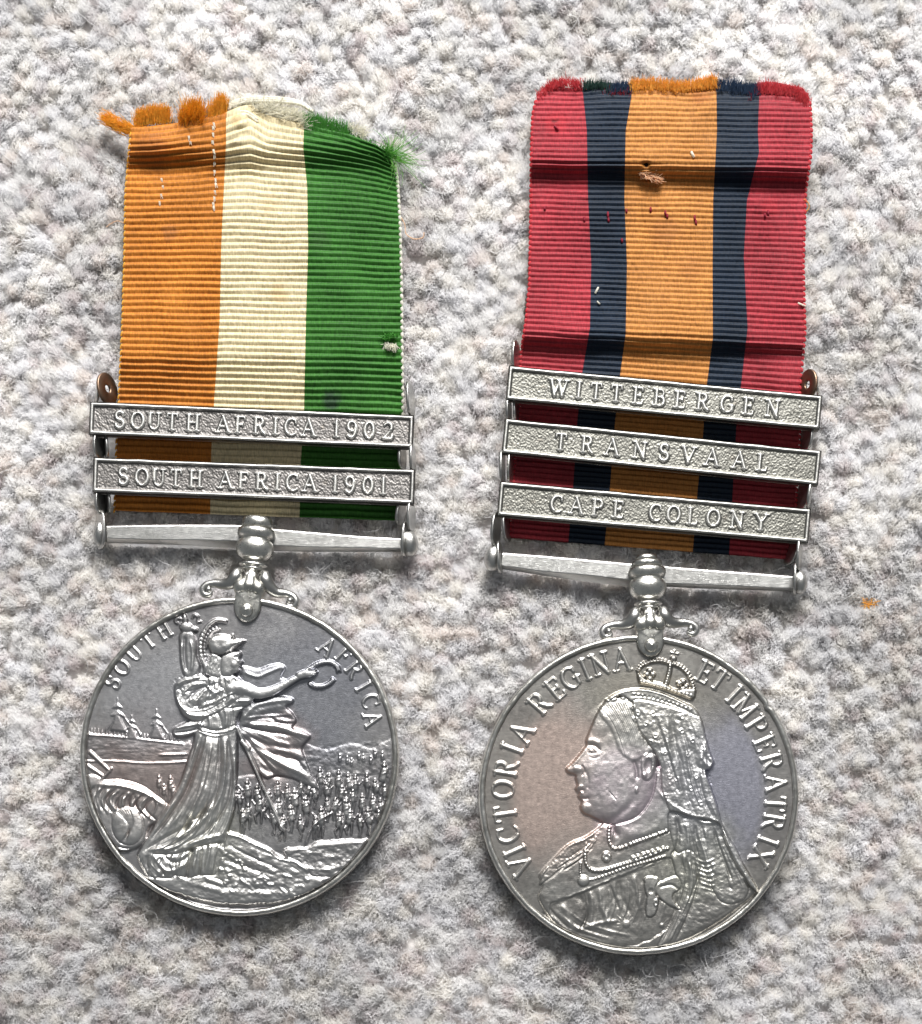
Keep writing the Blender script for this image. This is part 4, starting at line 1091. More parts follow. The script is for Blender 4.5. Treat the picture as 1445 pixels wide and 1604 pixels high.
    put_arc(R, sc, (722.5, 765), [(a, *p) for a, p in zip(A, z)], (1000, 1246), 32, 2, z=6)
    A = 'ETIMPERATRIX'; z = [(1103, 1055), (1126, 1067), (1149, 1089), (1166, 1109), (1184, 1138), (1197, 1166), (1208, 1195), (1214.5, 1228), (1214, 1260), (1211, 1289), (1203, 1318), (1192, 1342)]
    put_arc(R, sc, (722.5, 765), [(a, *p) for a, p in zip(A, z)], (1000, 1246), 31, 2, z=6)
    return R, sc

# ---------------------------------------------------------------- clasps
def build_clasp(root, tl, tr, br, bl, words, mat, z, tz, seed, label):
    """words: list of (char, u) with u in photo px along the bar from its left end"""
    tl, tr, br, bl = map(np.array, (tl, tr, br, bl))
    L = (np.hypot(*(tr - tl)) + np.hypot(*(br - bl))) / 2
    Hh = (np.hypot(*(bl - tl)) + np.hypot(*(br - tr))) / 2
    c = (tl + tr + br + bl) / 4
    ang = math.atan2((tr - tl)[1] + (br - bl)[1], (tr - tl)[0] + (br - bl)[0])
    k = K(z)
    nx, ny = int(L / 0.85), int(Hh / 0.85)
    X, Y = np.meshgrid(np.linspace(-L / 2, L / 2, nx), np.linspace(-Hh / 2, Hh / 2, ny))
    R = Relief(X, Y)
    wob = (fbm(X / 30, Y / 200, seed, 2) - 0.5)
    d = np.minimum(Hh / 2 - np.abs(Y) + wob * 0.8, (L / 2 - np.abs(X)))
    frame_w = 5.8
    rim = 3.6 * np.clip(1 - ((d - frame_w / 2) / (frame_w / 2)) ** 2, 0, 1) ** 0.45
    field = np.clip((d - frame_w) / 1.5, 0, 1)
    stip = np.random.default_rng(seed).random(X.shape)
    stip = (stip + np.roll(stip, 1, 0) + np.roll(stip, 1, 1) + np.roll(np.roll(stip, 1, 0), 1, 1)) / 4 - 0.5
    stip = stip * 2.2
    R.H = rim * (d < frame_w) + field * (stip * 0.8 * ss(0.1, 0.6, 0.35 + 0.5 * fbm(X / 45, Y / 25, seed + 7, 2)) - 0.3)
    R.H += 0.5 * (fbm(X / 16, Y / 9, seed + 5, 3) - 0.5) * (d < frame_w)
    cap = 25.0
    for ch, u in words:
        def tf(gx, gy, u=u): return (u - L / 2 + gx * cap, -(gy - 0.5) * cap + 0.5)
        glyph(R, ch, tf, cap, 2, th=0.12, tn=0.072, lvl=1.6, k=0.75, serif=0.14)
    for _ in range(1):
        R.H = (np.roll(R.H, 1, 0) + 2 * R.H + np.roll(R.H, -1, 0)) / 4; R.H = (np.roll(R.H, 1, 1) + 2 * R.H + np.roll(R.H, -1, 1)) / 4
    edge = np.clip(d / 1.2, 0, 1)
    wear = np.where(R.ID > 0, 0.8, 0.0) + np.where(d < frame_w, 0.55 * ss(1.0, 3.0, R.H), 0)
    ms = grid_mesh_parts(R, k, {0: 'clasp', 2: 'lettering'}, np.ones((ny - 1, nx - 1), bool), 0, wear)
    # thickness: join a skirt to the face sheet
    me = ms[0]
    bm = bmesh.new()
    a, b = L / 2 * k * U, Hh / 2 * k * U
    t = 9 * U
    g = 0.9 * U
    pr = [(-a, -b), (a, -b), (a, b), (-a, b)]
    def ring(off, zz): return [bm.verts.new((x + math.copysign(off, x), y + math.copysign(off, y), zz)) for x, y in pr]
    r0 = ring(-g, 0.9 * U); r1 = ring(0.4 * U, -0.6 * U); r2 = ring(0.4 * U, -t + g); r3 = ring(-g, -t)
    for p, q in ((r0, r1), (r1, r2), (r2, r3)):
        for i in range(4): bm.faces.new((p[i], p[(i + 1) % 4], q[(i + 1) % 4], q[i]))
    bm.faces.new(r3)
    bmesh.ops.recalc_face_normals(bm, faces=bm.faces)
    mb = bpy.data.meshes.new('back_plate'); bm.to_mesh(mb); bm.free()
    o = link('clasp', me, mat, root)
    set_local(o, root, P(c[0], c[1], z)); o.rotation_euler = (0, tz, -ang)
    o['label'] = label
    link('back_plate', mb, mat, o)
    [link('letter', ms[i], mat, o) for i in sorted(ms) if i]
    return o

def lug(parent, root, x0, y0, x1, y1, z, mat, sign=1, hole=False, rot=0.0, name='lug', thick=4.0, wide=None):
    """oval plate standing on edge; seen w wide and h high"""
    w, h = abs(x1 - x0), abs(y1 - y0)
    a = h / 2 * 1.0; bw = wide or a * 0.9
    seg = 28
    if hole:
        bm = bmesh.new(); rings = []
        for (f, zz) in ((1, -thick / 2), (1, thick / 2 - .8), (0.93, thick / 2), (0.34, thick / 2), (0.25, thick / 2 - .8), (0.25, -thick / 2)):
            rings.append([bm.verts.new((bw * f * math.cos(t) * U, a * f * math.sin(t) * U, zz * U)) for t in [2 * math.pi * i / seg for i in range(seg)]])
        rings.append(rings[0])
        for p, q in zip(rings[:-1], rings[1:]):
            for i in range(seg): bm.faces.new((p[i], p[(i + 1) % seg], q[(i + 1) % seg], q[i]))
        bmesh.ops.recalc_face_normals(bm, faces=bm.faces)
        me = bpy.data.meshes.new(name); bm.to_mesh(me); bm.free()
        me.polygons.foreach_set('use_smooth', [True] * len(me.polygons))
    else:
        out = []
        for i in range(seg):
            t = 2 * math.pi * i / seg
            cx, sx = math.cos(t), math.sin(t)
            out.append((bw * math.copysign(abs(cx) ** 0.75, cx), a * math.copysign(abs(sx) ** 0.75, sx)))
        me = pillow_mesh(name, out, thick / 2, 1.4, thick / 2, 0.3)
    o = link(name, me, mat, parent)
    ty = math.acos(min(0.98, max(0.05, (w - thick * 0.6) / (2 * bw)))) * sign
    M = Matrix.Translation(P((x0 + x1) / 2, (y0 + y1) / 2, z)) @ Matrix.Rotation(rot, 4, 'Z') @ Matrix.Rotation(ty, 4, 'Y')
    pm = root.matrix_basis.copy()
    if parent is not root: pm = root.matrix_basis @ parent.matrix_basis
    o.matrix_basis = pm.inverted() @ M
    return o

def to_parent(o, root, parent, M):
    pm = root.matrix_basis.copy()
    if parent is not root: pm = root.matrix_basis @ parent.matrix_basis
    o.matrix_basis = pm.inverted() @ M

# ---------------------------------------------------------------- suspension bar
def build_bar(root, stations, z, mat, label):
    """stations: (x, y_top, y_ridge, y_bottom) in photo px"""
    st = np.array(stations, float)
    xs = np.linspace(st[0, 0], st[-1, 0], 120)
    yt, yr, yb = (np.interp(xs, st[:, 0], st[:, i]) for i in (1, 2, 3))
    V = []; n = 10
    cx = P(xs[0], yt[0], z)
    for i, x in enumerate(xs):
        nz = (vnoise(np.array([x / 22.0]), np.array([z]), 90)[0] - .5) * 0.3
        sect = [(yt[i] + 3, z - 16), (yt[i] + 0.4, z - 8), (yt[i] + .2, z - 2.0), (yt[i] + 1.2, z - 0.9 + nz * .3), (yt[i] + 3.0, z + 0.1), (yr[i] - 1.2, z + 0.5 + nz * .2), (yr[i] + 0.2, z + 0.1), ((yr[i] + yb[i]) / 2 + .5, z - 6), (yb[i] - .6, z - 12), (yb[i] - 4, z - 17)]
        for (y, zz) in sect:
            V.append(P(x, y, zz) - root.location)
    F = []
    for i in range(len(xs) - 1):
        for j in range(n):
            a = i * n + j; b = i * n + (j + 1) % n
            F.append((a, b, b + n, a + n))
    F.append(tuple(range(n))); F.append(tuple((len(xs) - 1) * n + j for j in range(n)))
    me = bpy.data.meshes.new('suspension_bar'); me.from_pydata([tuple(v) for v in V], [], F); me.update()
    bm = bmesh.new(); bm.from_mesh(me); bmesh.ops.recalc_face_normals(bm, faces=bm.faces)
    for f in bm.faces: f.smooth = True
    for e in bm.edges:
        if len(e.link_faces) == 2 and e.calc_face_angle(0) > 0.22: e.smooth = False
    bm.to_mesh(me); bm.free()
    o = link('suspension_bar', me, mat, root)
    return o

# swivel and claw in local px, y up, origin at the ball centre
def build_fittings(root, ball, rivet, z, disc, label, ring2):
    ang = math.atan2(rivet[0] - ball[0], rivet[1] - ball[1])
    M = Matrix.Translation(P(ball[0], ball[1], z)) @ Matrix.Rotation(ang, 4, 'Z')
    L = math.hypot(rivet[0] - ball[0], rivet[1] - ball[1])
    def circ(y0, y1, r0, r1, n, bulge):
        return [(y0 + (y1 - y0) * i / n, r0 + (r1 - r0) * i / n + bulge * math.sin(math.pi * i / n)) for i in range(n + 1)]
    prof = [(56, 3)]
    if ring2: prof += [(56, 10), (54.5, 14.5), (50, 17), (47, 16)]
    prof += [(54 if not ring2 else 46.8, 15), (52 if not ring2 else 46, 21), (48 if not ring2 else 44.5, 23.4), (40, 24), (37.5, 22.5), (36.6, 19.5)]
    prof += [(36.2, 19.5), (35.6, 25), (34, 28), (30, 29.2), (25, 29), (22, 27), (20.5, 24.5), (19.8, 22.5)]
    prof += [(18.5, 22.6), (16.5, 25), (13, 27.6), (8, 29.4), (2, 29.4), (-4, 27.4), (-9, 23.5), (-12.5, 18), (-14.5, 11)]
    prof += [(-17.5, 11), (-18.2, 19), (-19.4, 21.8), (-22, 22), (-23.6, 20), (-24.2, 17), (-25.5, 17), (-27, 18.6), (-29, 17), (-32, 13), (-36, 10), (-41, 9)]
    o = link('swivel', lathe_mesh('swivel', prof, 56, 0.72), M_claw, root); to_parent(o, root, root, M)
    # claw: body wedge, tongue over the disc edge, scrolls
    out = catmull([(-7, -34), (-9, -42), (-15, -50), (-23.5, -57), (-25, -64), (-21, -73), (-21.5, -84), (-20.5, -96), (-14.5, -108), (-5, -115), (5, -115), (14.5, -108), (20.5, -96), (21.5, -84), (21, -73), (25, -64), (23.5, -57), (15, -50), (9, -42), (7, -34)], 4, True)
    s = L / 98.0
    out = out * np.array([1, s])
    claw = link('claw', pillow_mesh('claw', out, 14, 6, 3, 1.6, center=(0, -86 * s)), M_claw, root)
    Mc = M @ Matrix.Translation((0, 0, 4 * U))
    to_parent(claw, root, root, Mc)
    def sub(name, me, mat, loc=(0, 0, 0)):
        c = link(name, me, mat, claw); c.location = Vector(loc) * U; return c
    # palmette lobes
    for (pts, rad) in (([(0, -34 * s, 6), (0, -48 * s, 10), (0, -60 * s, 13), (0, -70 * s, 12)], [8, 10, 12, 4]),
                       ([(-4, -46 * s, 8), (-10, -56 * s, 12), (-15, -64 * s, 12), (-17, -71 * s, 9)], [6, 10, 10.5, 4]),
                       ([(4, -46 * s, 8), (10, -56 * s, 12), (15, -64 * s, 12), (17, -71 * s, 9)], [6, 10, 10.5, 4])):
        sub('leaf_lobe', tube_mesh('leaf_lobe', [tuple(np.array(p) * U) for p in pts], [r * U for r in rad], 14, 0.75), M_claw)
    # rivet
    rv = pillow_mesh('rivet', [(10.5 * math.cos(t) , 10.5 * math.sin(t)) for t in np.linspace(0, 2 * math.pi, 24, endpoint=False)], 6.5, 6.0, 2, 2.5)
    sub('rivet', rv, M_claw, (0, -98 * s, 15.6))
    # scrolls
    for sgn in (-1, 1):
        dy = 0 if sgn < 0 else (-4 if not ring2 else 0)
        pts = [(15, -34, 2), (21, -38, 5), (23, -46, 6), (30, -55, 4), (42, -58 + dy, 1), (56, -58 + dy, 0), (68, -62 + dy, 0), (73, -70 + dy, 0), (69, -77 + dy, 0), (61, -76 + dy, 0.5), (60, -70 + dy, 1)]
        pts = [(sgn * x, y * s, zz) for x, y, zz in pts]
        rad = [5, 9, 11, 10, 8, 6.4, 5.8, 5.8, 5.2, 4.2, 2.8]
        sub('scroll', tube_mesh('scroll', [tuple(np.array(p) * U) for p in pts], [r * U for r in rad], 12, 1.0), M_barsilver)
        b = bmesh.new(); bmesh.ops.create_uvsphere(b, u_segments=16, v_segments=10, radius=4.6 * U)
        mb = bpy.data.meshes.new('scroll_bead'); b.to_mesh(mb); b.free(); mb.polygons.foreach_set('use_smooth', [True] * len(mb.polygons))
        sub('scroll_bead', mb, M_barsilver, (sgn * 63, (-69 + dy) * s, 3.5))
    return claw

# ---------------------------------------------------------------- ribbons
def stain_or_shade(mat, spots):
    nt = mat.node_tree; b = nt.nodes['Principled BSDF']
    src = b.inputs['Base Color'].links[0].from_socket
    oc = nt.nodes.new('ShaderNodeTexCoord').outputs['Object']
    for (x, y, r_, c, a) in spots:
        nd = noise_node(nt, 6, 3, 0.6, oc)
        ad = nt.nodes.new('ShaderNodeVectorMath'); ad.operation = 'MULTIPLY_ADD'
        nt.links.new(nd.outputs['Color'], ad.inputs[0]); ad.inputs[1].default_value = (0.25, 0.25, 0); nt.links.new(oc, ad.inputs[2])
        mz = nt.nodes.new('ShaderNodeVectorMath'); mz.operation = 'MULTIPLY'; mz.inputs[1].default_value = (1, 1, 0); nt.links.new(ad.outputs[0], mz.inputs[0])
        vd = nt.nodes.new('ShaderNodeVectorMath'); vd.operation = 'DISTANCE'; nt.links.new(mz.outputs[0], vd.inputs[0]); vd.inputs[1].default_value = (x * U + .125, y * U + .125, 0)
        mr = nt.nodes.new('ShaderNodeMapRange'); mr.interpolation_type = 'SMOOTHSTEP'
        mr.inputs[1].default_value = r_ * U; mr.inputs[2].default_value = r_ * U * 0.3; mr.inputs[3].default_value = 0; mr.inputs[4].default_value = a
        nt.links.new(vd.outputs['Value'], mr.inputs[0])
        src = mixc(nt, mr.outputs[0], src, c)
    nt.links.new(src, b.inputs['Base Color'])
# stains, plus one fold shade painted on the orange, in px from each medal's base point (y up)
stain_or_shade(M_green, [(520 - 375, 1186 - 633, 20, (0.015, 0.03, 0.02), 0.8), (500 - 375, 1186 - 385, 26, (0.03, 0.07, 0.02), 0.5)])
stain_or_shade(M_cream, [(440 - 375, 1186 - 470, 22, (0.50, 0.33, 0.16), 0.5), (425 - 375, 1186 - 330, 24, (0.56, 0.42, 0.24), 0.5), (374 - 375, 1186 - 205, 14, (0.42, 0.27, 0.12), 0.6)])
stain_or_shade(M_orange_a, [(268 - 375, 1186 - 372, 18, (0.20, 0.08, 0.03), 0.5), (240 - 375, 1186 - 250, 40, (0.22, 0.07, 0.02), 0.5)])  # second, wider spot paints the shade of the fold into the silk
stain_or_shade(M_red, [(870 - 1000, 1246 - 205, 26, (0.42, 0.02, 0.03), 0.35), (905 - 1000, 1246 - 290, 24, (0.42, 0.03, 0.04), 0.3), (1204 - 1000, 1246 - 330, 20, (0.42, 0.03, 0.04), 0.3), (868 - 1000, 1246 - 203, 7, (0.06, 0.01, 0.01), 0.7)])
stain_or_shade(M_orange_b, [(1040 - 1000, 1246 - 370, 34, (0.26, 0.10, 0.03), 0.5), (1080 - 1000, 1246 - 430, 26, (0.28, 0.11, 0.03), 0.4), (1095 - 1000, 1246 - 160, 22, (0.26, 0.08, 0.02), 0.5)])

def build_ribbon(root, ytop, yleft_bot, curves, names, mats, slope_fn, warp_fn, zfn, pitch, ph, label, dents=()):
    """curves: boundary polylines [(y, x)...] from left edge to right edge"""
    step = pitch / 9.0
    ny = int((yleft_bot - ytop) / step)
    rows = np.linspace(ytop, yleft_bot, ny)
    ribbon_me = None
    xl = lambda y: np.interp(y, [c[0] for c in curves[0]], [c[1] for c in curves[0]])
    objs = []
    allv = []
    for s in range(len(curves) - 1):
        ca, cb = curves[s], curves[s + 1]
        wpx = cb[0][1] - ca[0][1]
        nx = max(int(abs(wpx) / 2.6), 8)
        u = np.linspace(0, 1, nx)
        Yr = rows[:, None] * np.ones((1, nx))
        xa = np.interp(rows, [c[0] for c in ca], [c[1] for c in ca])[:, None]
        xb = np.interp(rows, [c[0] for c in cb], [c[1] for c in cb])[:, None]
        X = xa + (xb - xa) * u[None, :]
        Y = Yr + slope_fn(Yr) * (X - xl(Yr)) + warp_fn(X, Yr)
        # irregular weave: ribs wander a little
        Y = Y + 1.3 * (fbm(X / 45, Yr / 30, 200, 2) - 0.5)
        phase = (Yr - ph) / pitch + 0.22 * (fbm(X / 60, Yr / 60, 210, 2) - 0.5)
        fr = phase - np.floor(phase)
        rib = np.where(fr < 0.28, ss(0, 0.28, fr) ** 0.8, 1 - ((fr - 0.28) / 0.72) ** 1.3)
        th = (vnoise(X / 1.6, phase * 2, 230) - 0.5) * 0.5
        Z = zfn(X, Y) + (0.32 * pitch) * rib * (0.85 + 0.3 * vnoise(X / 30, Yr / 30, 220)) + th
        # frayed sides: ribs make a scalloped edge
        if s == 0: X = X - (1 - u[None, :]) ** 30 * 2.4 * (rib - .4)
        if s == len(curves) - 2: X = X + (u[None, :]) ** 30 * 2.4 * (rib - .4)
        for (dx, dy, r, dz) in dents:
            Z = Z + dz * np.exp(-(((X - dx) ** 2 + (Y - dy) ** 2) / r ** 2))
        k = (CH - Z) / CH
        Wx = wx(PX + (X - PX) * k) - root.location.x; Wy = wy(PY + (Y - PY) * k) - root.location.y
        Wz = Z * U - root.location.z
        V = np.stack([Wx, Wy, Wz], -1)
        h, w = X.shape
        idx = np.arange(h * w).reshape(h, w)
        F = np.stack([idx[:-1, :-1], idx[1:, :-1], idx[1:, 1:], idx[:-1, 1:]], -1).reshape(-1, 4)
        du = np.gradient(V, axis=1); dv = np.gradient(V, axis=0)
        nr = np.cross(dv, du); nr /= np.linalg.norm(nr, axis=-1, keepdims=True) + 1e-12
        nr = np.where(nr[..., 2:] < 0, -nr, nr)
        me = mesh_np(names[s], V.reshape(-1, 3), F, True, nr.reshape(-1, 3))
        objs.append((names[s], me, mats[s]))
        allv.append(V)
    # backing sheet (parent)
    full = np.concatenate([v if i == 0 else v[:, 1:] for i, v in enumerate(allv)], 1)[::4, ::4].copy()
    full[..., 2] -= 5.0 * U
    h, w = full.shape[:2]
    idx = np.arange(h * w).reshape(h, w)
    F = np.stack([idx[:-1, :-1], idx[1:, :-1], idx[1:, 1:], idx[:-1, 1:]], -1).reshape(-1, 4)
    rb = link('ribbon', mesh_np('ribbon', full.reshape(-1, 3), F), M_backing, root)
    rb['label'] = label
    for nm, me, mt in objs: link(nm, me, mt, rb)
    return rb

def strands(name, parent, root, mat, starts, dirs, length, rad, curl=0.3, droop=0.0, nseg=4, seed=0, tint=None):
    """bundle of loose threads as one mesh of thin 3-sided tubes; photo px coords + z"""
    rg = np.random.default_rng(seed)
    n = len(starts)
    P0 = np.asarray(starts, float); D = np.asarray(dirs, float)
    D /= np.linalg.norm(D, axis=1, keepdims=True) + 1e-9
    pts = np.zeros((n, nseg + 1, 3)); pts[:, 0] = P0
    L = np.asarray(length, float) * (0.6 + 0.6 * rg.random(n))
    cv = rg.normal(0, curl, (n, 3))
    for j in range(nseg):
        D = D + cv / nseg + np.array([0, 0, -droop / nseg]); D /= np.linalg.norm(D, axis=1, keepdims=True)
        pts[:, j + 1] = pts[:, j] + D * (L / nseg)[:, None]
    pts[..., 2] = np.maximum(pts[..., 2], 2.0)
    z = pts[..., 2]; k = (CH - z) / CH
    W = np.stack([wx(PX + (pts[..., 0] - PX) * k), wy(PY + (pts[..., 1] - PY) * k), z * U], -1)
    W = W - np.array(root.location)
    V = []; m = nseg + 1
    T = np.gradient(W, axis=1); T /= np.linalg.norm(T, axis=-1, keepdims=True) + 1e-9
    up = np.array([0, 0, 1.0]); S = np.cross(T, up); S /= np.linalg.norm(S, axis=-1, keepdims=True) + 1e-6
    N2 = np.cross(S, T)
    rr = rad * U * np.linspace(1, 0.55, m)[None, :, None]
    ring = [W + rr * (math.cos(a) * S + math.sin(a) * N2) for a in (math.pi / 2, math.pi / 2 + 2.094, math.pi / 2 + 4.189)]
    V = np.stack(ring, 2)       # n, m, 3, 3
    V = V.reshape(-1, 3)
    base = (np.arange(n)[:, None] * m + np.arange(m - 1)[None, :]).reshape(-1) * 3
    F = []
    for j in range(3):
        j2 = (j + 1) % 3
        F.append(np.stack([base + j, base + j2, base + 3 + j2, base + 3 + j], -1))
    F = np.concatenate(F, 0)
    me = mesh_np(name, V, F, True)
    return tag(link(name, me, mat, parent), kind='stuff')

def tuft(name, parent, root, mat, path, zz, d0, length, n, spread=0.5, rad=0.5, width=2.0, curl=0.28, seed=0):
    """threads fringing out of a torn edge along a path of photo px"""
    rg = np.random.default_rng(seed + 500)
    c = catmull(path, 6) if len(path) > 2 else np.array(path, float)
    t = rg.random(n) * (len(c) - 1); i = t.astype(int); f = (t - i)[:, None]
    base = c[i] * (1 - f) + c[np.minimum(i + 1, len(c) - 1)] * f + rg.normal(0, width, (n, 2))
    st = np.concatenate([base, (zz + rg.normal(0, 2.2, n))[:, None]], 1)
    d = np.array(d0, float)[None, :] + rg.normal(0, spread, (n, 3))
    return strands(name, parent, root, mat, st, d, length, rad, curl, 0.0, 6, seed)

def thread(name, parent, root, mat, pts, rad):
    W = [tuple(P(x, y, z) - root.location) for x, y, z in pts]
    return link(name, tube_mesh(name, W, [rad * U] * len(W), 6), mat, parent)

def plain(name, col, rough=0.7, trans=0.55):
    m, nt, b = new_mat(name)
    tc = nt.nodes.new('ShaderNodeTexCoord'); n1 = noise_node(nt, 30, 3, 0.6, tc.outputs['Object'])
    r = ramp(nt, n1.outputs['Fac'], [(0.3, 0.75), (0.7, 1.15)])
    c = mixc(nt, 1.0, col, r.outputs[0], 'MULTIPLY')
    nt.links.new(c, b.inputs['Base Color'])
    b.inputs['Roughness'].default_value = rough
    t = nt.nodes.new('ShaderNodeBsdfTranslucent'); nt.links.new(c, t.inputs[0])
    mx = nt.nodes.new('ShaderNodeMixShader'); mx.inputs[0].default_value = trans
    nt.links.new(b.outputs[0], mx.inputs[1]); nt.links.new(t.outputs[0], mx.inputs[2])
    nt.links.new(mx.outputs[0], nt.nodes['Material Output'].inputs['Surface'])
    return m
T_orange = plain('orange_thread', (0.97, 0.58, 0.07)); T_cream = plain('cream_thread', (0.95, 0.93, 0.84)); T_green = plain('green_thread', (0.12, 0.42, 0.07))
T_red = plain('red_thread', (0.72, 0.07, 0.09)); T_navy = plain('navy_thread', (0.03, 0.07, 0.15)); T_amber = plain('amber_thread', (0.92, 0.50, 0.07))
T_darkgreen = plain('dark_green_thread', (0.02, 0.08, 0.06)); T_maroon = plain('maroon_stitch', (0.36, 0.02, 0.05)); T_peach = plain('pale_lining', (0.95, 0.72, 0.52))

# ================================================================ MEDAL with the scene of the standing woman
rootA = bpy.data.objects.new('medal', None); COL.objects.link(rootA)
rootA.location = P(375, 1186, 0); rootA.empty_display_size = 0.3
tag(rootA, 'silver medal on orange, cream and green ribbon with two bars, standing figure on its disc', 'medal', 'two campaign medals lying side by side on the carpet')
discA = build_disc(rootA, DISC_A[0], DISC_A[1], 249.0, relief_scene,
                   {0: 'disc', 1: 'relief_figure', 2: 'lettering', 3: 'relief_soldiers', 4: 'relief_rocks', 5: 'relief_shield', 6: 'relief_flag', 7: 'relief_staff', 8: 'relief_wreath'},
                   M_disc_a, {}, (math.radians(2.2), math.radians(0.8), 0), 11, 'dark toned silver disc struck with a robed helmeted woman holding out a wreath')

cA = [
    [(195, 206), (220, 204), (300, 197), (400, 195.5), (500, 192.5), (600, 188), (640, 186), (700, 183), (800, 180)],
    [(195, 354), (234, 354), (330, 349), (386, 346.5), (500, 344), (630, 335), (700, 331), (800, 329)],
    [(195, 476), (234, 475), (291, 481), (386, 482.5), (500, 479), (640, 476), (715, 471), (800, 469)],
    [(195, 600), (215, 618), (262, 622), (350, 626), (450, 628), (550, 629), (640, 630), (700, 628), (800, 624)]]
def slopeA(y): return np.interp(y, [195, 400, 520, 630, 800], [0.0, 0.006, 0.014, 0.03, 0.036])
def warpA(x, y):
    d = np.interp(x, [204, 235, 270, 310, 350, 372, 392, 410, 440, 478, 545, 590, 622], [4, 3, -2, -8, -18, -25, -27, -18, -10, -3, 14, 32, 56])
    ripple = np.interp(x, [204, 350, 372, 392, 420, 622], [0, 0, -4, -8, 2, 0])
    return d * np.exp(-(y - 195) / 75) + ripple * np.exp(-((y - 215) / 28) ** 2)
def zA(x, y):
    base = np.interp(y, [150, 200, 222, 236, 262, 275, 330, 450, 560, 625, 680, 815], [10, 24, 28, 27, 15, 14, 19, 23, 25, 13, 9, 9])
    lefty = 6 * np.exp(-((x - 235) / 40) ** 2 - ((y - 222) / 22) ** 2) - 5 * np.exp(-((x - 270) / 60) ** 2 - ((y - 262) / 16) ** 2)
    pk = 9 * np.exp(-((x - 374) / 15) ** 2 - ((y - 195) / 32) ** 2) - 6 * np.exp(-((x - 378) / 9) ** 2 - ((y - 208) / 10) ** 2)
    fold = 5 * np.sin((x - 200) / 70.0) * np.exp(-(y - 180) / 110)
    return base + lefty + pk + fold + 3 * (fbm(x / 90, y / 90, 240, 2) - 0.5) * 2
ribA = build_ribbon(rootA, 195, 800, cA, ['orange_stripe', 'cream_stripe', 'green_stripe'], [M_orange_a, M_cream, M_green], slopeA, warpA, zA, 9.85, 204.0,
                    'orange, cream and green ribbed ribbon with a torn frayed top')
# torn top edge
tuft('frayed_end', ribA, rootA, T_orange, [(178, 190), (190, 200), (215, 208)], 20, (-0.8, -0.45, 0.2), 24, 560, 0.14, rad=0.45, curl=0.15, seed=1, width=4)
tuft('frayed_end', ribA, rootA, T_orange, [(216, 197), (235, 190), (262, 190)], 22, (0.05, -1, 0.3), 22, 1300, 0.12, rad=0.45, curl=0.12, seed=2, width=3.5)
tuft('frayed_end', ribA, rootA, T_orange, [(286, 194), (300, 182), (312, 190)], 24, (0.1, -0.9, 0.5), 28, 900, 0.2, rad=0.45, curl=0.2, seed=3, width=5)
tuft('frayed_end', ribA, rootA, T_orange, [(330, 186), (342, 176), (350, 178)], 24, (0.05, -1, 0.3), 26, 460, 0.1, rad=0.45, curl=0.12, seed=4, width=3.5)
tuft('frayed_end', ribA, rootA, T_cream, [(358, 172), (395, 168), (430, 178), (472, 190)], 17, (0, -1, 0.1), 20, 620, 0.5, rad=0.45, seed=5, width=3)
tuft('frayed_end', ribA, rootA, T_cream, [(400, 172), (440, 180), (470, 198)], 22, (0.9, -0.4, 0.2), 26, 260, 0.4, rad=0.5, seed=15, width=5)
tuft('frayed_end', ribA, rootA, T_green, [(480, 198), (505, 204), (540, 212)], 20, (0.05, -1, 0.25), 18, 900, 0.14, rad=0.45, curl=0.15, seed=6, width=5)
tuft('frayed_end', ribA, rootA, T_green, [(538, 214), (570, 228), (608, 250)], 18, (0.3, -0.8, 0.2), 12, 420, 0.4, seed=7, width=3)
tuft('frayed_end', ribA, rootA, T_cream, [(545, 200), (562, 210), (566, 216)], 20, (0.4, -0.8, 0.4), 15, 130, 0.5, rad=0.5, seed=8, width=3)
T_lime = plain('light_green_thread', (0.30, 0.62, 0.16))
for q, (dd, ln, sd_) in enumerate((((0.5, -0.95, 0.15), 40, 9), ((1, -0.45, 0.12), 52, 10), ((1, 0.08, 0.05), 62, 11), ((0.9, 0.35, 0.02), 56, 12))):
    tuft('loose_thread', ribA, rootA, T_lime, [(600, 240), (605, 243), (610, 247)], 17, dd, ln, 24, 0.16, rad=0.5, curl=1.1, seed=90 + q, width=1.8)
tuft('loose_thread', ribA, rootA, T_green, [(598, 238), (606, 244)], 17, (1, -0.2, 0.1), 20, 60, 0.4, rad=0.6, curl=0.8, seed=99, width=2)
for k, off in enumerate((0, 3, 6)):
    thread('loose_thread', ribA, rootA, T_cream, [(352, 172 + off, 18), (370, 158 + off, 20), (400, 153 + off, 21), (440, 154 + off, 20), (470, 160 + off * .6, 18), (490, 174 + off * .3, 16)], 2.6)
for k, off in enumerate((0, 4)):
    thread('loose_thread', ribA, rootA, T_cream, [(354, 184 + off, 20), (372, 176 + off, 26), (388, 176 + off, 27), (404, 188 + off, 24)], 2.4)
thread('loose_thread', ribA, rootA, T_peach, [(196, 350, 18), (184, 346, 14), (174, 350, 10), (166, 356, 8)], 0.6)
thread('loose_thread', ribA, rootA, T_peach, [(628, 340, 18), (634, 352, 14), (636, 366, 12), (648, 374, 11), (662, 372, 12), (664, 364, 14)], 0.8)
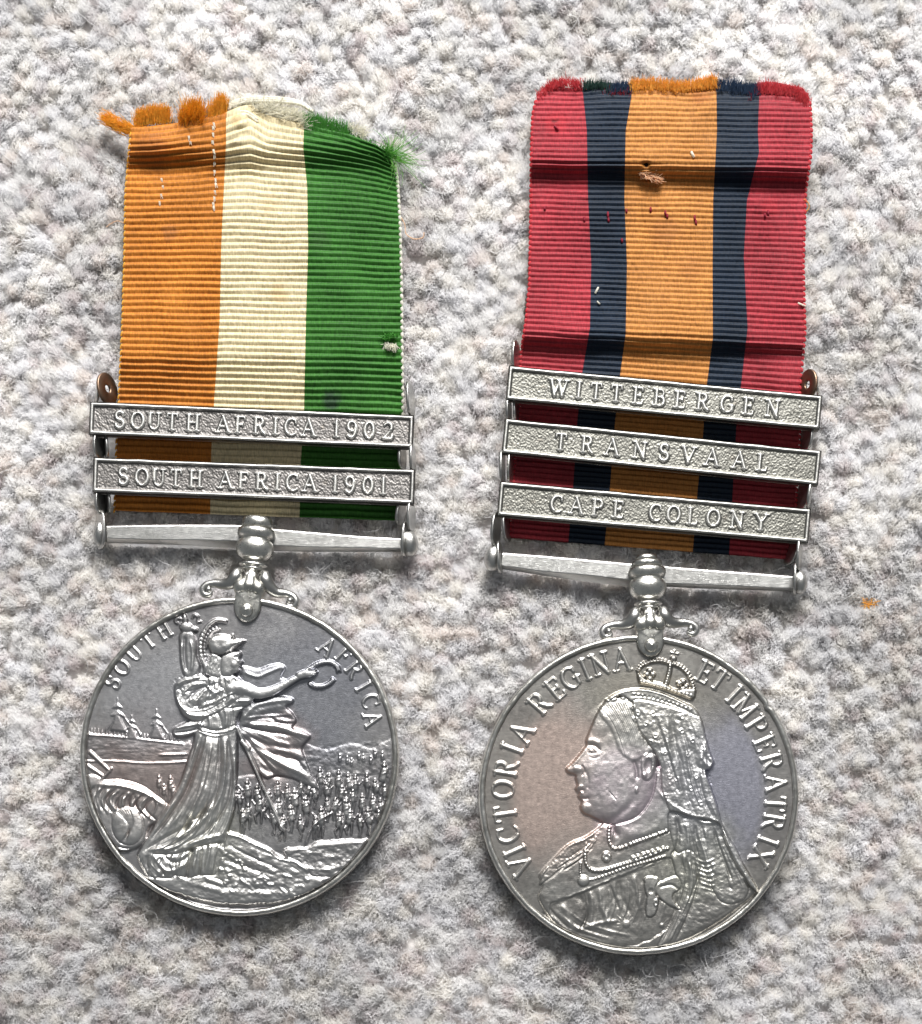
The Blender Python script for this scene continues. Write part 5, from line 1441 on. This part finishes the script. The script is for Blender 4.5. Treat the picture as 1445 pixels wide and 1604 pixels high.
# worn-through lines showing white weft
def wornline(rib, root, pts, mat, zf, w=1.7, n=9, jitter=1.5, seed=0, nm='worn_weft'):
    rg = np.random.default_rng(seed)
    c = catmull([tuple(map(float, p)) for p in pts], 12)
    tot = np.linspace(0, len(c) - 1, n).astype(int)
    S = []; D = []
    for i in tot:
        x, y = c[i] + rg.normal(0, jitter, 2) * (0.5, 0.2)
        for q in range(3):
            S.append((x + q * 1.0 - 1, y - 3, float(zf(np.array(x), np.array(y))) + 3.0)); D.append((0.15, 1, 0.0))
    return strands(nm, rib, root, mat, S, D, [7.5] * len(S), w * 0.62, 0.1, 0, 2, seed)
wornline(ribA, rootA, [(333, 196), (335, 240), (337, 290), (333, 326)], T_cream, zA, 1.8, 14, 1.5, 3)
wornline(ribA, rootA, [(253, 282), (254, 300), (250, 318)], T_cream, zA, 1.2, 4, 1.0, 4)
wornline(ribA, rootA, [(296, 216), (298, 224)], T_cream, zA, 1.4, 2, 1.0, 5)
# looped selvedge at the right
def selvedge(rib, root, curve, y0, y1, pitch, mat, r, slope, zf, side=1, warp=None, xl=None):
    y = y0
    bm = bmesh.new()
    while y < y1:
        x = np.interp(y, [c[0] for c in curve], [c[1] for c in curve])
        yy = y + slope(y) * (x - xl(y)) + (float(warp(np.array(x), np.array(y))) if warp else 0)
        zc = float(zf(np.array(x), np.array(yy)))
        p = P(x + side * 1.0, yy, zc + 0.5) - root.location
        M = Matrix.Translation(p) @ Matrix.Rotation(0.25 * side, 4, 'Z') @ Matrix.Diagonal((r * U * 1.0, pitch * 0.5 * U, 2.4 * U, 1))
        bmesh.ops.create_icosphere(bm, subdivisions=2, radius=1, matrix=M)
        y += pitch
    me = bpy.data.meshes.new('selvedge'); bm.to_mesh(me); bm.free(); me.polygons.foreach_set('use_smooth', [True] * len(me.polygons))
    return link('selvedge', me, mat, rib)
xlA = lambda y: np.interp(y, [c[0] for c in cA[0]], [c[1] for c in cA[0]])
selvedge(ribA, rootA, cA[3], 212, 800, 9.85, T_cream, 2.6, slopeA, zA, 1, warpA, xlA)
selvedge(ribA, rootA, cA[0], 208, 800, 9.85, T_orange, 1.6, slopeA, zA, -1, warpA, xlA)
# small flap of torn weave on the green stripe
tuft('torn_flap', ribA, rootA, T_cream, [(604, 538), (614, 540), (620, 541)], 29, (0.15, 0.9, 0.3), 9, 110, 0.3, rad=0.7, seed=16, width=1.5)
tuft('loose_thread', ribA, rootA, T_green, [(600, 530), (610, 526), (620, 528)], 31, (0.4, -0.2, 0.5), 9, 60, 0.5, rad=0.8, seed=17, width=1.5)

def spell(chars, us): return list(zip(chars, us))
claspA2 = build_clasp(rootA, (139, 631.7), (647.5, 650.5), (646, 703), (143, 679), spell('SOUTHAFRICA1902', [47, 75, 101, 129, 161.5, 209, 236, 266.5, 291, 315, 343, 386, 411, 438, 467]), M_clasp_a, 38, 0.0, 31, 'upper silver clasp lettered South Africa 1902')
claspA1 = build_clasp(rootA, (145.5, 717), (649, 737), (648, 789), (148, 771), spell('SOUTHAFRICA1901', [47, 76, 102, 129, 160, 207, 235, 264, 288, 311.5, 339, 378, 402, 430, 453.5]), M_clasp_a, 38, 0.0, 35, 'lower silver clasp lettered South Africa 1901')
barA = build_bar(rootA, [(167, 823, 843, 851), (240, 821.5, 845.5, 853), (300, 821, 845.5, 855), (368, 821.5, 847, 860), (400, 824, 850, 862), (430, 828, 854.5, 864), (490, 833, 857, 865), (560, 839, 858, 865), (633, 843, 859.5, 865)], 26, M_barsilver, '')
clawA = build_fittings(rootA, (398.5, 864), (388.5, 959), 34, discA, '', False)
# side fittings
lug(claspA2, rootA, 155, 584, 181, 634, 26, M_lug_brown, 1, hole=True, rot=0.1, wide=21)['label'] = 'rust brown ear with a hole'
lug(claspA2, rootA, 146, 590, 160, 630, 20, M_barsilver, -1, rot=-0.1)
lug(claspA2, rootA, 149, 680, 161, 718, 24, M_barsilver, 1)
lug(claspA2, rootA, 160, 680, 172, 717, 18, M_barsilver, -1, rot=0.1)
lug(claspA1, rootA, 152, 768, 164, 806, 22, M_barsilver, 1)
lug(claspA1, rootA, 162, 768, 176, 804, 18, M_barsilver, -1, rot=0.12)
lug(claspA2, rootA, 637, 599, 649, 652, 28, M_barsilver, 1, rot=0.03)
lug(claspA2, rootA, 624, 698, 636, 736, 18, M_barsilver, 1)
lug(claspA2, rootA, 642, 696, 651, 740, 26, M_barsilver, 1, hole=False)
lug(claspA1, rootA, 621, 784, 634, 823, 18, M_barsilver, 1, rot=-0.16)
lug(claspA1, rootA, 638, 786, 650, 832, 24, M_barsilver, 1, rot=-0.05)
lug(barA, rootA, 146, 800, 169, 860, 18, M_barsilver, -1, rot=0.03, name='end_lug', wide=20)
lug(barA, rootA, 629, 818, 640, 872, 26, M_barsilver, 1, rot=-0.06, name='end_lug', wide=18)
def dome(parent, root, x, y, rx, ry, rz, z, mat, rot=0.0):
    bm = bmesh.new(); bmesh.ops.create_uvsphere(bm, u_segments=28, v_segments=18, radius=1)
    me = bpy.data.meshes.new('end_boss'); bm.to_mesh(me); bm.free(); me.polygons.foreach_set('use_smooth', [True] * len(me.polygons))
    o = link('end_boss', me, mat, parent)
    to_parent(o, root, parent, Matrix.Translation(P(x, y, z)) @ Matrix.Rotation(rot, 4, 'Z') @ Matrix.Diagonal((rx * U, ry * U, rz * U, 1)))
    return o
dome(barA, rootA, 641, 851, 14, 21, 16, 20, M_barsilver, 0.15)
dome(barA, rootA, 158, 836, 12, 21, 15, 14, M_barsilver, -0.1)

# ================================================================ MEDAL with the veiled portrait
rootB = bpy.data.objects.new('medal.001', None); COL.objects.link(rootB)
rootB.location = P(1000, 1246, 0); rootB.empty_display_size = 0.3
tag(rootB, 'silver medal on red, navy and amber ribbon with three bars, crowned profile on its disc', 'medal', 'two campaign medals lying side by side on the carpet')
discB = build_disc(rootB, DISC_B[0], DISC_B[1], 250.0, relief_portrait, {0: 'disc', 1: 'relief_portrait', 2: 'lettering'},
                   M_disc_b, {}, (math.radians(2.0), math.radians(-0.8), 0), 23, 'toned silver disc struck with a crowned, veiled woman in profile facing left')
cB = [
    [(133, 856), (150, 842), (180, 835), (238, 833), (342, 832), (446, 830), (500, 825), (532, 820), (570, 816), (638, 816), (741, 806), (843, 799)],
    [(133, 912), (204, 919), (308, 921), (411, 926), (508, 924), (581, 911), (654, 904), (749, 898), (843, 890)],
    [(133, 990), (152, 989), (204, 980), (308, 978), (411, 982), (515, 980), (584, 970), (654, 963), (757, 955), (843, 947)],
    [(133, 1122), (204, 1123), (308, 1117), (411, 1116), (515, 1116.5), (580, 1107), (660, 1101), (740, 1093), (843, 1085)],
    [(133, 1190), (204, 1187), (235, 1189), (270, 1180), (308, 1170), (394, 1165), (498, 1171), (560, 1163), (630, 1154), (720, 1149), (843, 1142)],
    [(133, 1255), (145, 1266), (162, 1268), (200, 1270), (238, 1269), (290, 1261), (400, 1257), (500, 1260), (575, 1252), (640, 1252), (740, 1246), (843, 1241)]]
def slopeB(y): return np.interp(y, [133, 260, 400, 500, 580, 700, 843], [0.0, 0.012, 0.03, 0.045, 0.075, 0.085, 0.077])
def warpB(x, y): return (3 * np.sin(x / 33.0) + 2 * np.sin(x / 14.0)) * np.exp(-(y - 133) / 30)
def zB(x, y):
    yy = y - 0.03 * (x - 830)
    base = np.interp(yy, [90, 130, 160, 200, 238, 250, 258, 274, 290, 330, 400, 480, 516, 526, 546, 560, 590, 640, 880], [8, 14, 22, 28, 34, 34.5, 31, 15, 12, 15, 20, 29, 34, 32, 14, 11, 11, 9, 9])
    rt = np.clip((x - 1080) / 200, 0, 1) * np.interp(yy, [130, 230, 260, 290, 400, 520, 560, 600], [0, 3, 1, -2, 0, -14, -1, 0])
    return base + rt + 3 * (fbm(x / 80, y / 80, 260, 2) - 0.5) * 2
ribB = build_ribbon(rootB, 133, 843, cB, ['red_stripe', 'navy_stripe', 'amber_stripe', 'navy_stripe', 'red_stripe'], [M_red, M_navy, M_orange_b, M_navy, M_red], slopeB, warpB, zB, 8.15, 133.0,
                    'red, navy and amber ribbed ribbon with a ragged top and small red stitches', dents=((1012, 258, 5, -9), (1012, 250, 20, 3), (1185, 320, 14, 2)))
xlB = lambda y: np.interp(y, [c[0] for c in cB[0]], [c[1] for c in cB[0]])
selvedge(ribB, rootB, cB[0], 160, 843, 8.15, T_red, 2.6, slopeB, zB, -1, warpB, xlB)
selvedge(ribB, rootB, cB[5], 160, 843, 8.15, T_red, 2.6, slopeB, zB, 1, warpB, xlB)
e = 0
for (mat, path, dd, ln, n_, sp) in (
    (T_red, [(845, 158), (862, 140), (885, 134), (910, 136)], (-0.25, -1, 0.05), 12, 620, 0.3),
    (T_darkgreen, [(914, 138), (935, 136), (955, 142)], (0, -1, 0.05), 12, 320, 0.3),
    (T_navy, [(955, 146), (970, 140), (987, 142)], (0, -1, 0.05), 14, 320, 0.35),
    (T_maroon, [(950, 148), (966, 152), (984, 148)], (0.2, -1, 0.05), 14, 90, 0.5),
    (T_amber, [(990, 140), (1020, 138), (1060, 142), (1100, 138), (1121, 134)], (0, -1, 0.05), 17, 1500, 0.28),
    (T_navy, [(1124, 140), (1150, 142), (1172, 146), (1186, 150)], (0, -1, 0.05), 19, 640, 0.3),
    (T_maroon, [(1174, 160), (1184, 148), (1190, 140)], (-0.1, -1, 0.05), 12, 110, 0.4),
    (T_red, [(1190, 142), (1215, 146), (1245, 150), (1264, 166)], (0.15, -1, 0.05), 17, 820, 0.3)):
    tuft('frayed_end', ribB, rootB, mat, path, 18, dd, ln * 0.85, n_, sp * 0.6, rad=0.48, curl=0.18, seed=30 + e, width=3.0); e += 1
# stitches and marks
def stitch(x, y, l, mat, nm='stitch', w=1.7, a=(0.1, 1)):
    thread(nm, ribB, rootB, mat, [(x, y - l / 2, float(zB(x, y)) + 2.2), (x + a[0] * 2, y, float(zB(x, y)) + 4.2), (x + a[0] * 4, y + l / 2, float(zB(x, y)) + 2.2)], w)
for (x, y, l) in ((952, 337, 9), (953, 345, 6), (1019, 329, 7), (1042, 334, 7), (1045, 339, 6), (1088, 342, 8), (1090, 349, 7), (853, 327, 4), (915, 344, 7), (981, 331, 5), (1203, 334, 8), (1198, 338, 6), (974, 377, 5)):
    stitch(x, y, l, T_maroon)
stitch(937, 455, 9, T_cream, 'white_fleck', 1.6, (-1.2, 1)); stitch(935.5, 474, 4, T_cream, 'white_fleck', 1.1, (1, 1))
stitch(1083, 242, 8, T_cream, 'white_fleck', 2.0, (1.0, 1)); stitch(1250, 477, 5, T_cream, 'white_fleck', 1.3, (3.0, 0))
stitch(868, 200, 7, T_maroon, 'stitch', 1.7, (1.5, 1))
tuft('torn_flap', ribB, rootB, T_peach, [(999, 268), (1006, 272), (1018, 276), (1028, 280)], 19, (0.9, 0.25, 0.5), 13, 260, 0.3, rad=0.75, seed=18, width=1.8)
hole = pillow_mesh('hole', [(4.2 * math.cos(t), 5.0 * math.sin(t)) for t in np.linspace(0, 6.283, 16, endpoint=False)], 0.4, 0.3, 0.4)
M_dark = plain('dark_hole', (0.03, 0.012, 0.008))
o = link('hole', hole, M_dark, ribB); o.location = P(1012, 259, float(zB(1012., 259.)) - 2.0) - rootB.location
thread('loose_thread', ribB, rootB, T_amber, [(1259, 312, 16), (1266, 318, 14), (1267, 326, 12), (1262, 332, 10)], 0.8)

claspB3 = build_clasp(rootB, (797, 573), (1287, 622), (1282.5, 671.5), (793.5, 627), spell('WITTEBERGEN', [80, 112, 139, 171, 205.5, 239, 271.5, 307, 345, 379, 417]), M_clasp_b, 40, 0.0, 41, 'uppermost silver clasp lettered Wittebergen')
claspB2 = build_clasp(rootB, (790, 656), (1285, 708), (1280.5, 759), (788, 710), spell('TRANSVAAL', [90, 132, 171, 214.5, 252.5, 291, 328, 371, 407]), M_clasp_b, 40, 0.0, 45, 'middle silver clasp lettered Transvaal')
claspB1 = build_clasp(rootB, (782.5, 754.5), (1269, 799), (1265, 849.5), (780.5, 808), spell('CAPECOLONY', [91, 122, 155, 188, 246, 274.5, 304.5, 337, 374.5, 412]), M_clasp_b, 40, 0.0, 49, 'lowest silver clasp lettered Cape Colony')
barB = build_bar(rootB, [(786, 865, 886, 892), (850, 870, 895, 902), (910, 875, 900, 911), (985, 882, 908, 919), (1015, 884, 911, 920), (1048, 887, 914, 920), (1110, 892, 916, 923), (1180, 897, 919, 925), (1242, 902, 922, 927)], 26, M_barsilver, '')
clawB = build_fittings(rootB, (1014.5, 925), (1017.5, 1014), 34, discB, '', True)
lug(claspB3, rootB, 801, 535, 815, 580, 28, M_claw, 1, rot=-0.05)
lug(claspB3, rootB, 803, 622, 815, 660, 18, M_barsilver, 1)
lug(claspB3, rootB, 792, 622, 802, 662, 24, M_barsilver, 1)
lug(claspB2, rootB, 794, 708, 807, 758, 20, M_claw, 1, rot=-0.04)
lug(claspB2, rootB, 782, 706, 792, 760, 24, M_barsilver, 1)
lug(claspB1, rootB, 786, 802, 801, 848, 20, M_barsilver, 1, rot=0.06)
lug(claspB1, rootB, 769, 804, 785, 856, 24, M_barsilver, 1, rot=-0.1)
lug(claspB3, rootB, 1254, 579, 1277, 626, 24, M_lug_brown, -1, hole=True, wide=20)['label'] = 'dark brown ear with a hole'
lug(claspB3, rootB, 1275, 588, 1287, 622, 20, M_claw, 1, rot=0.1)
lug(claspB3, rootB, 1256, 666, 1270, 706, 20, M_barsilver, -1, rot=-0.1)
lug(claspB2, rootB, 1250, 752, 1266, 798, 20, M_barsilver, -1, rot=-0.15)
lug(claspB2, rootB, 1262, 754, 1274, 796, 24, M_barsilver, 1, rot=-0.15)
lug(claspB1, rootB, 1232, 846, 1247, 886, 18, M_barsilver, -1, rot=-0.3)
lug(claspB1, rootB, 1244, 844, 1260, 894, 24, M_barsilver, 1, rot=-0.05)
lug(barB, rootB, 778, 848, 788, 898, 26, M_barsilver, 1, rot=0.04, name='end_lug', wide=18)
lug(barB, rootB, 1240, 882, 1250, 932, 26, M_barsilver, 1, rot=-0.04, name='end_lug', wide=18)
dome(barB, rootB, 773, 874, 15, 21, 16, 20, M_barsilver, -0.15)
dome(barB, rootB, 1252, 912, 12, 19, 15, 20, M_barsilver, 0.1)

# a shred of orange fluff on the carpet
lint = bpy.data.objects.new('lint_fluff', None); COL.objects.link(lint); lint.location = P(1362, 945, 4)
tag(lint, 'tiny shred of orange fluff on the carpet right of the three-bar medal', 'fluff')
tuft('orange_fibre', lint, lint, T_orange, [(1354, 943), (1362, 947), (1370, 944)], 9, (0.3, -0.2, 0.5), 10, 40, 0.8, rad=0.6, curl=1.5, seed=77, width=2.0)
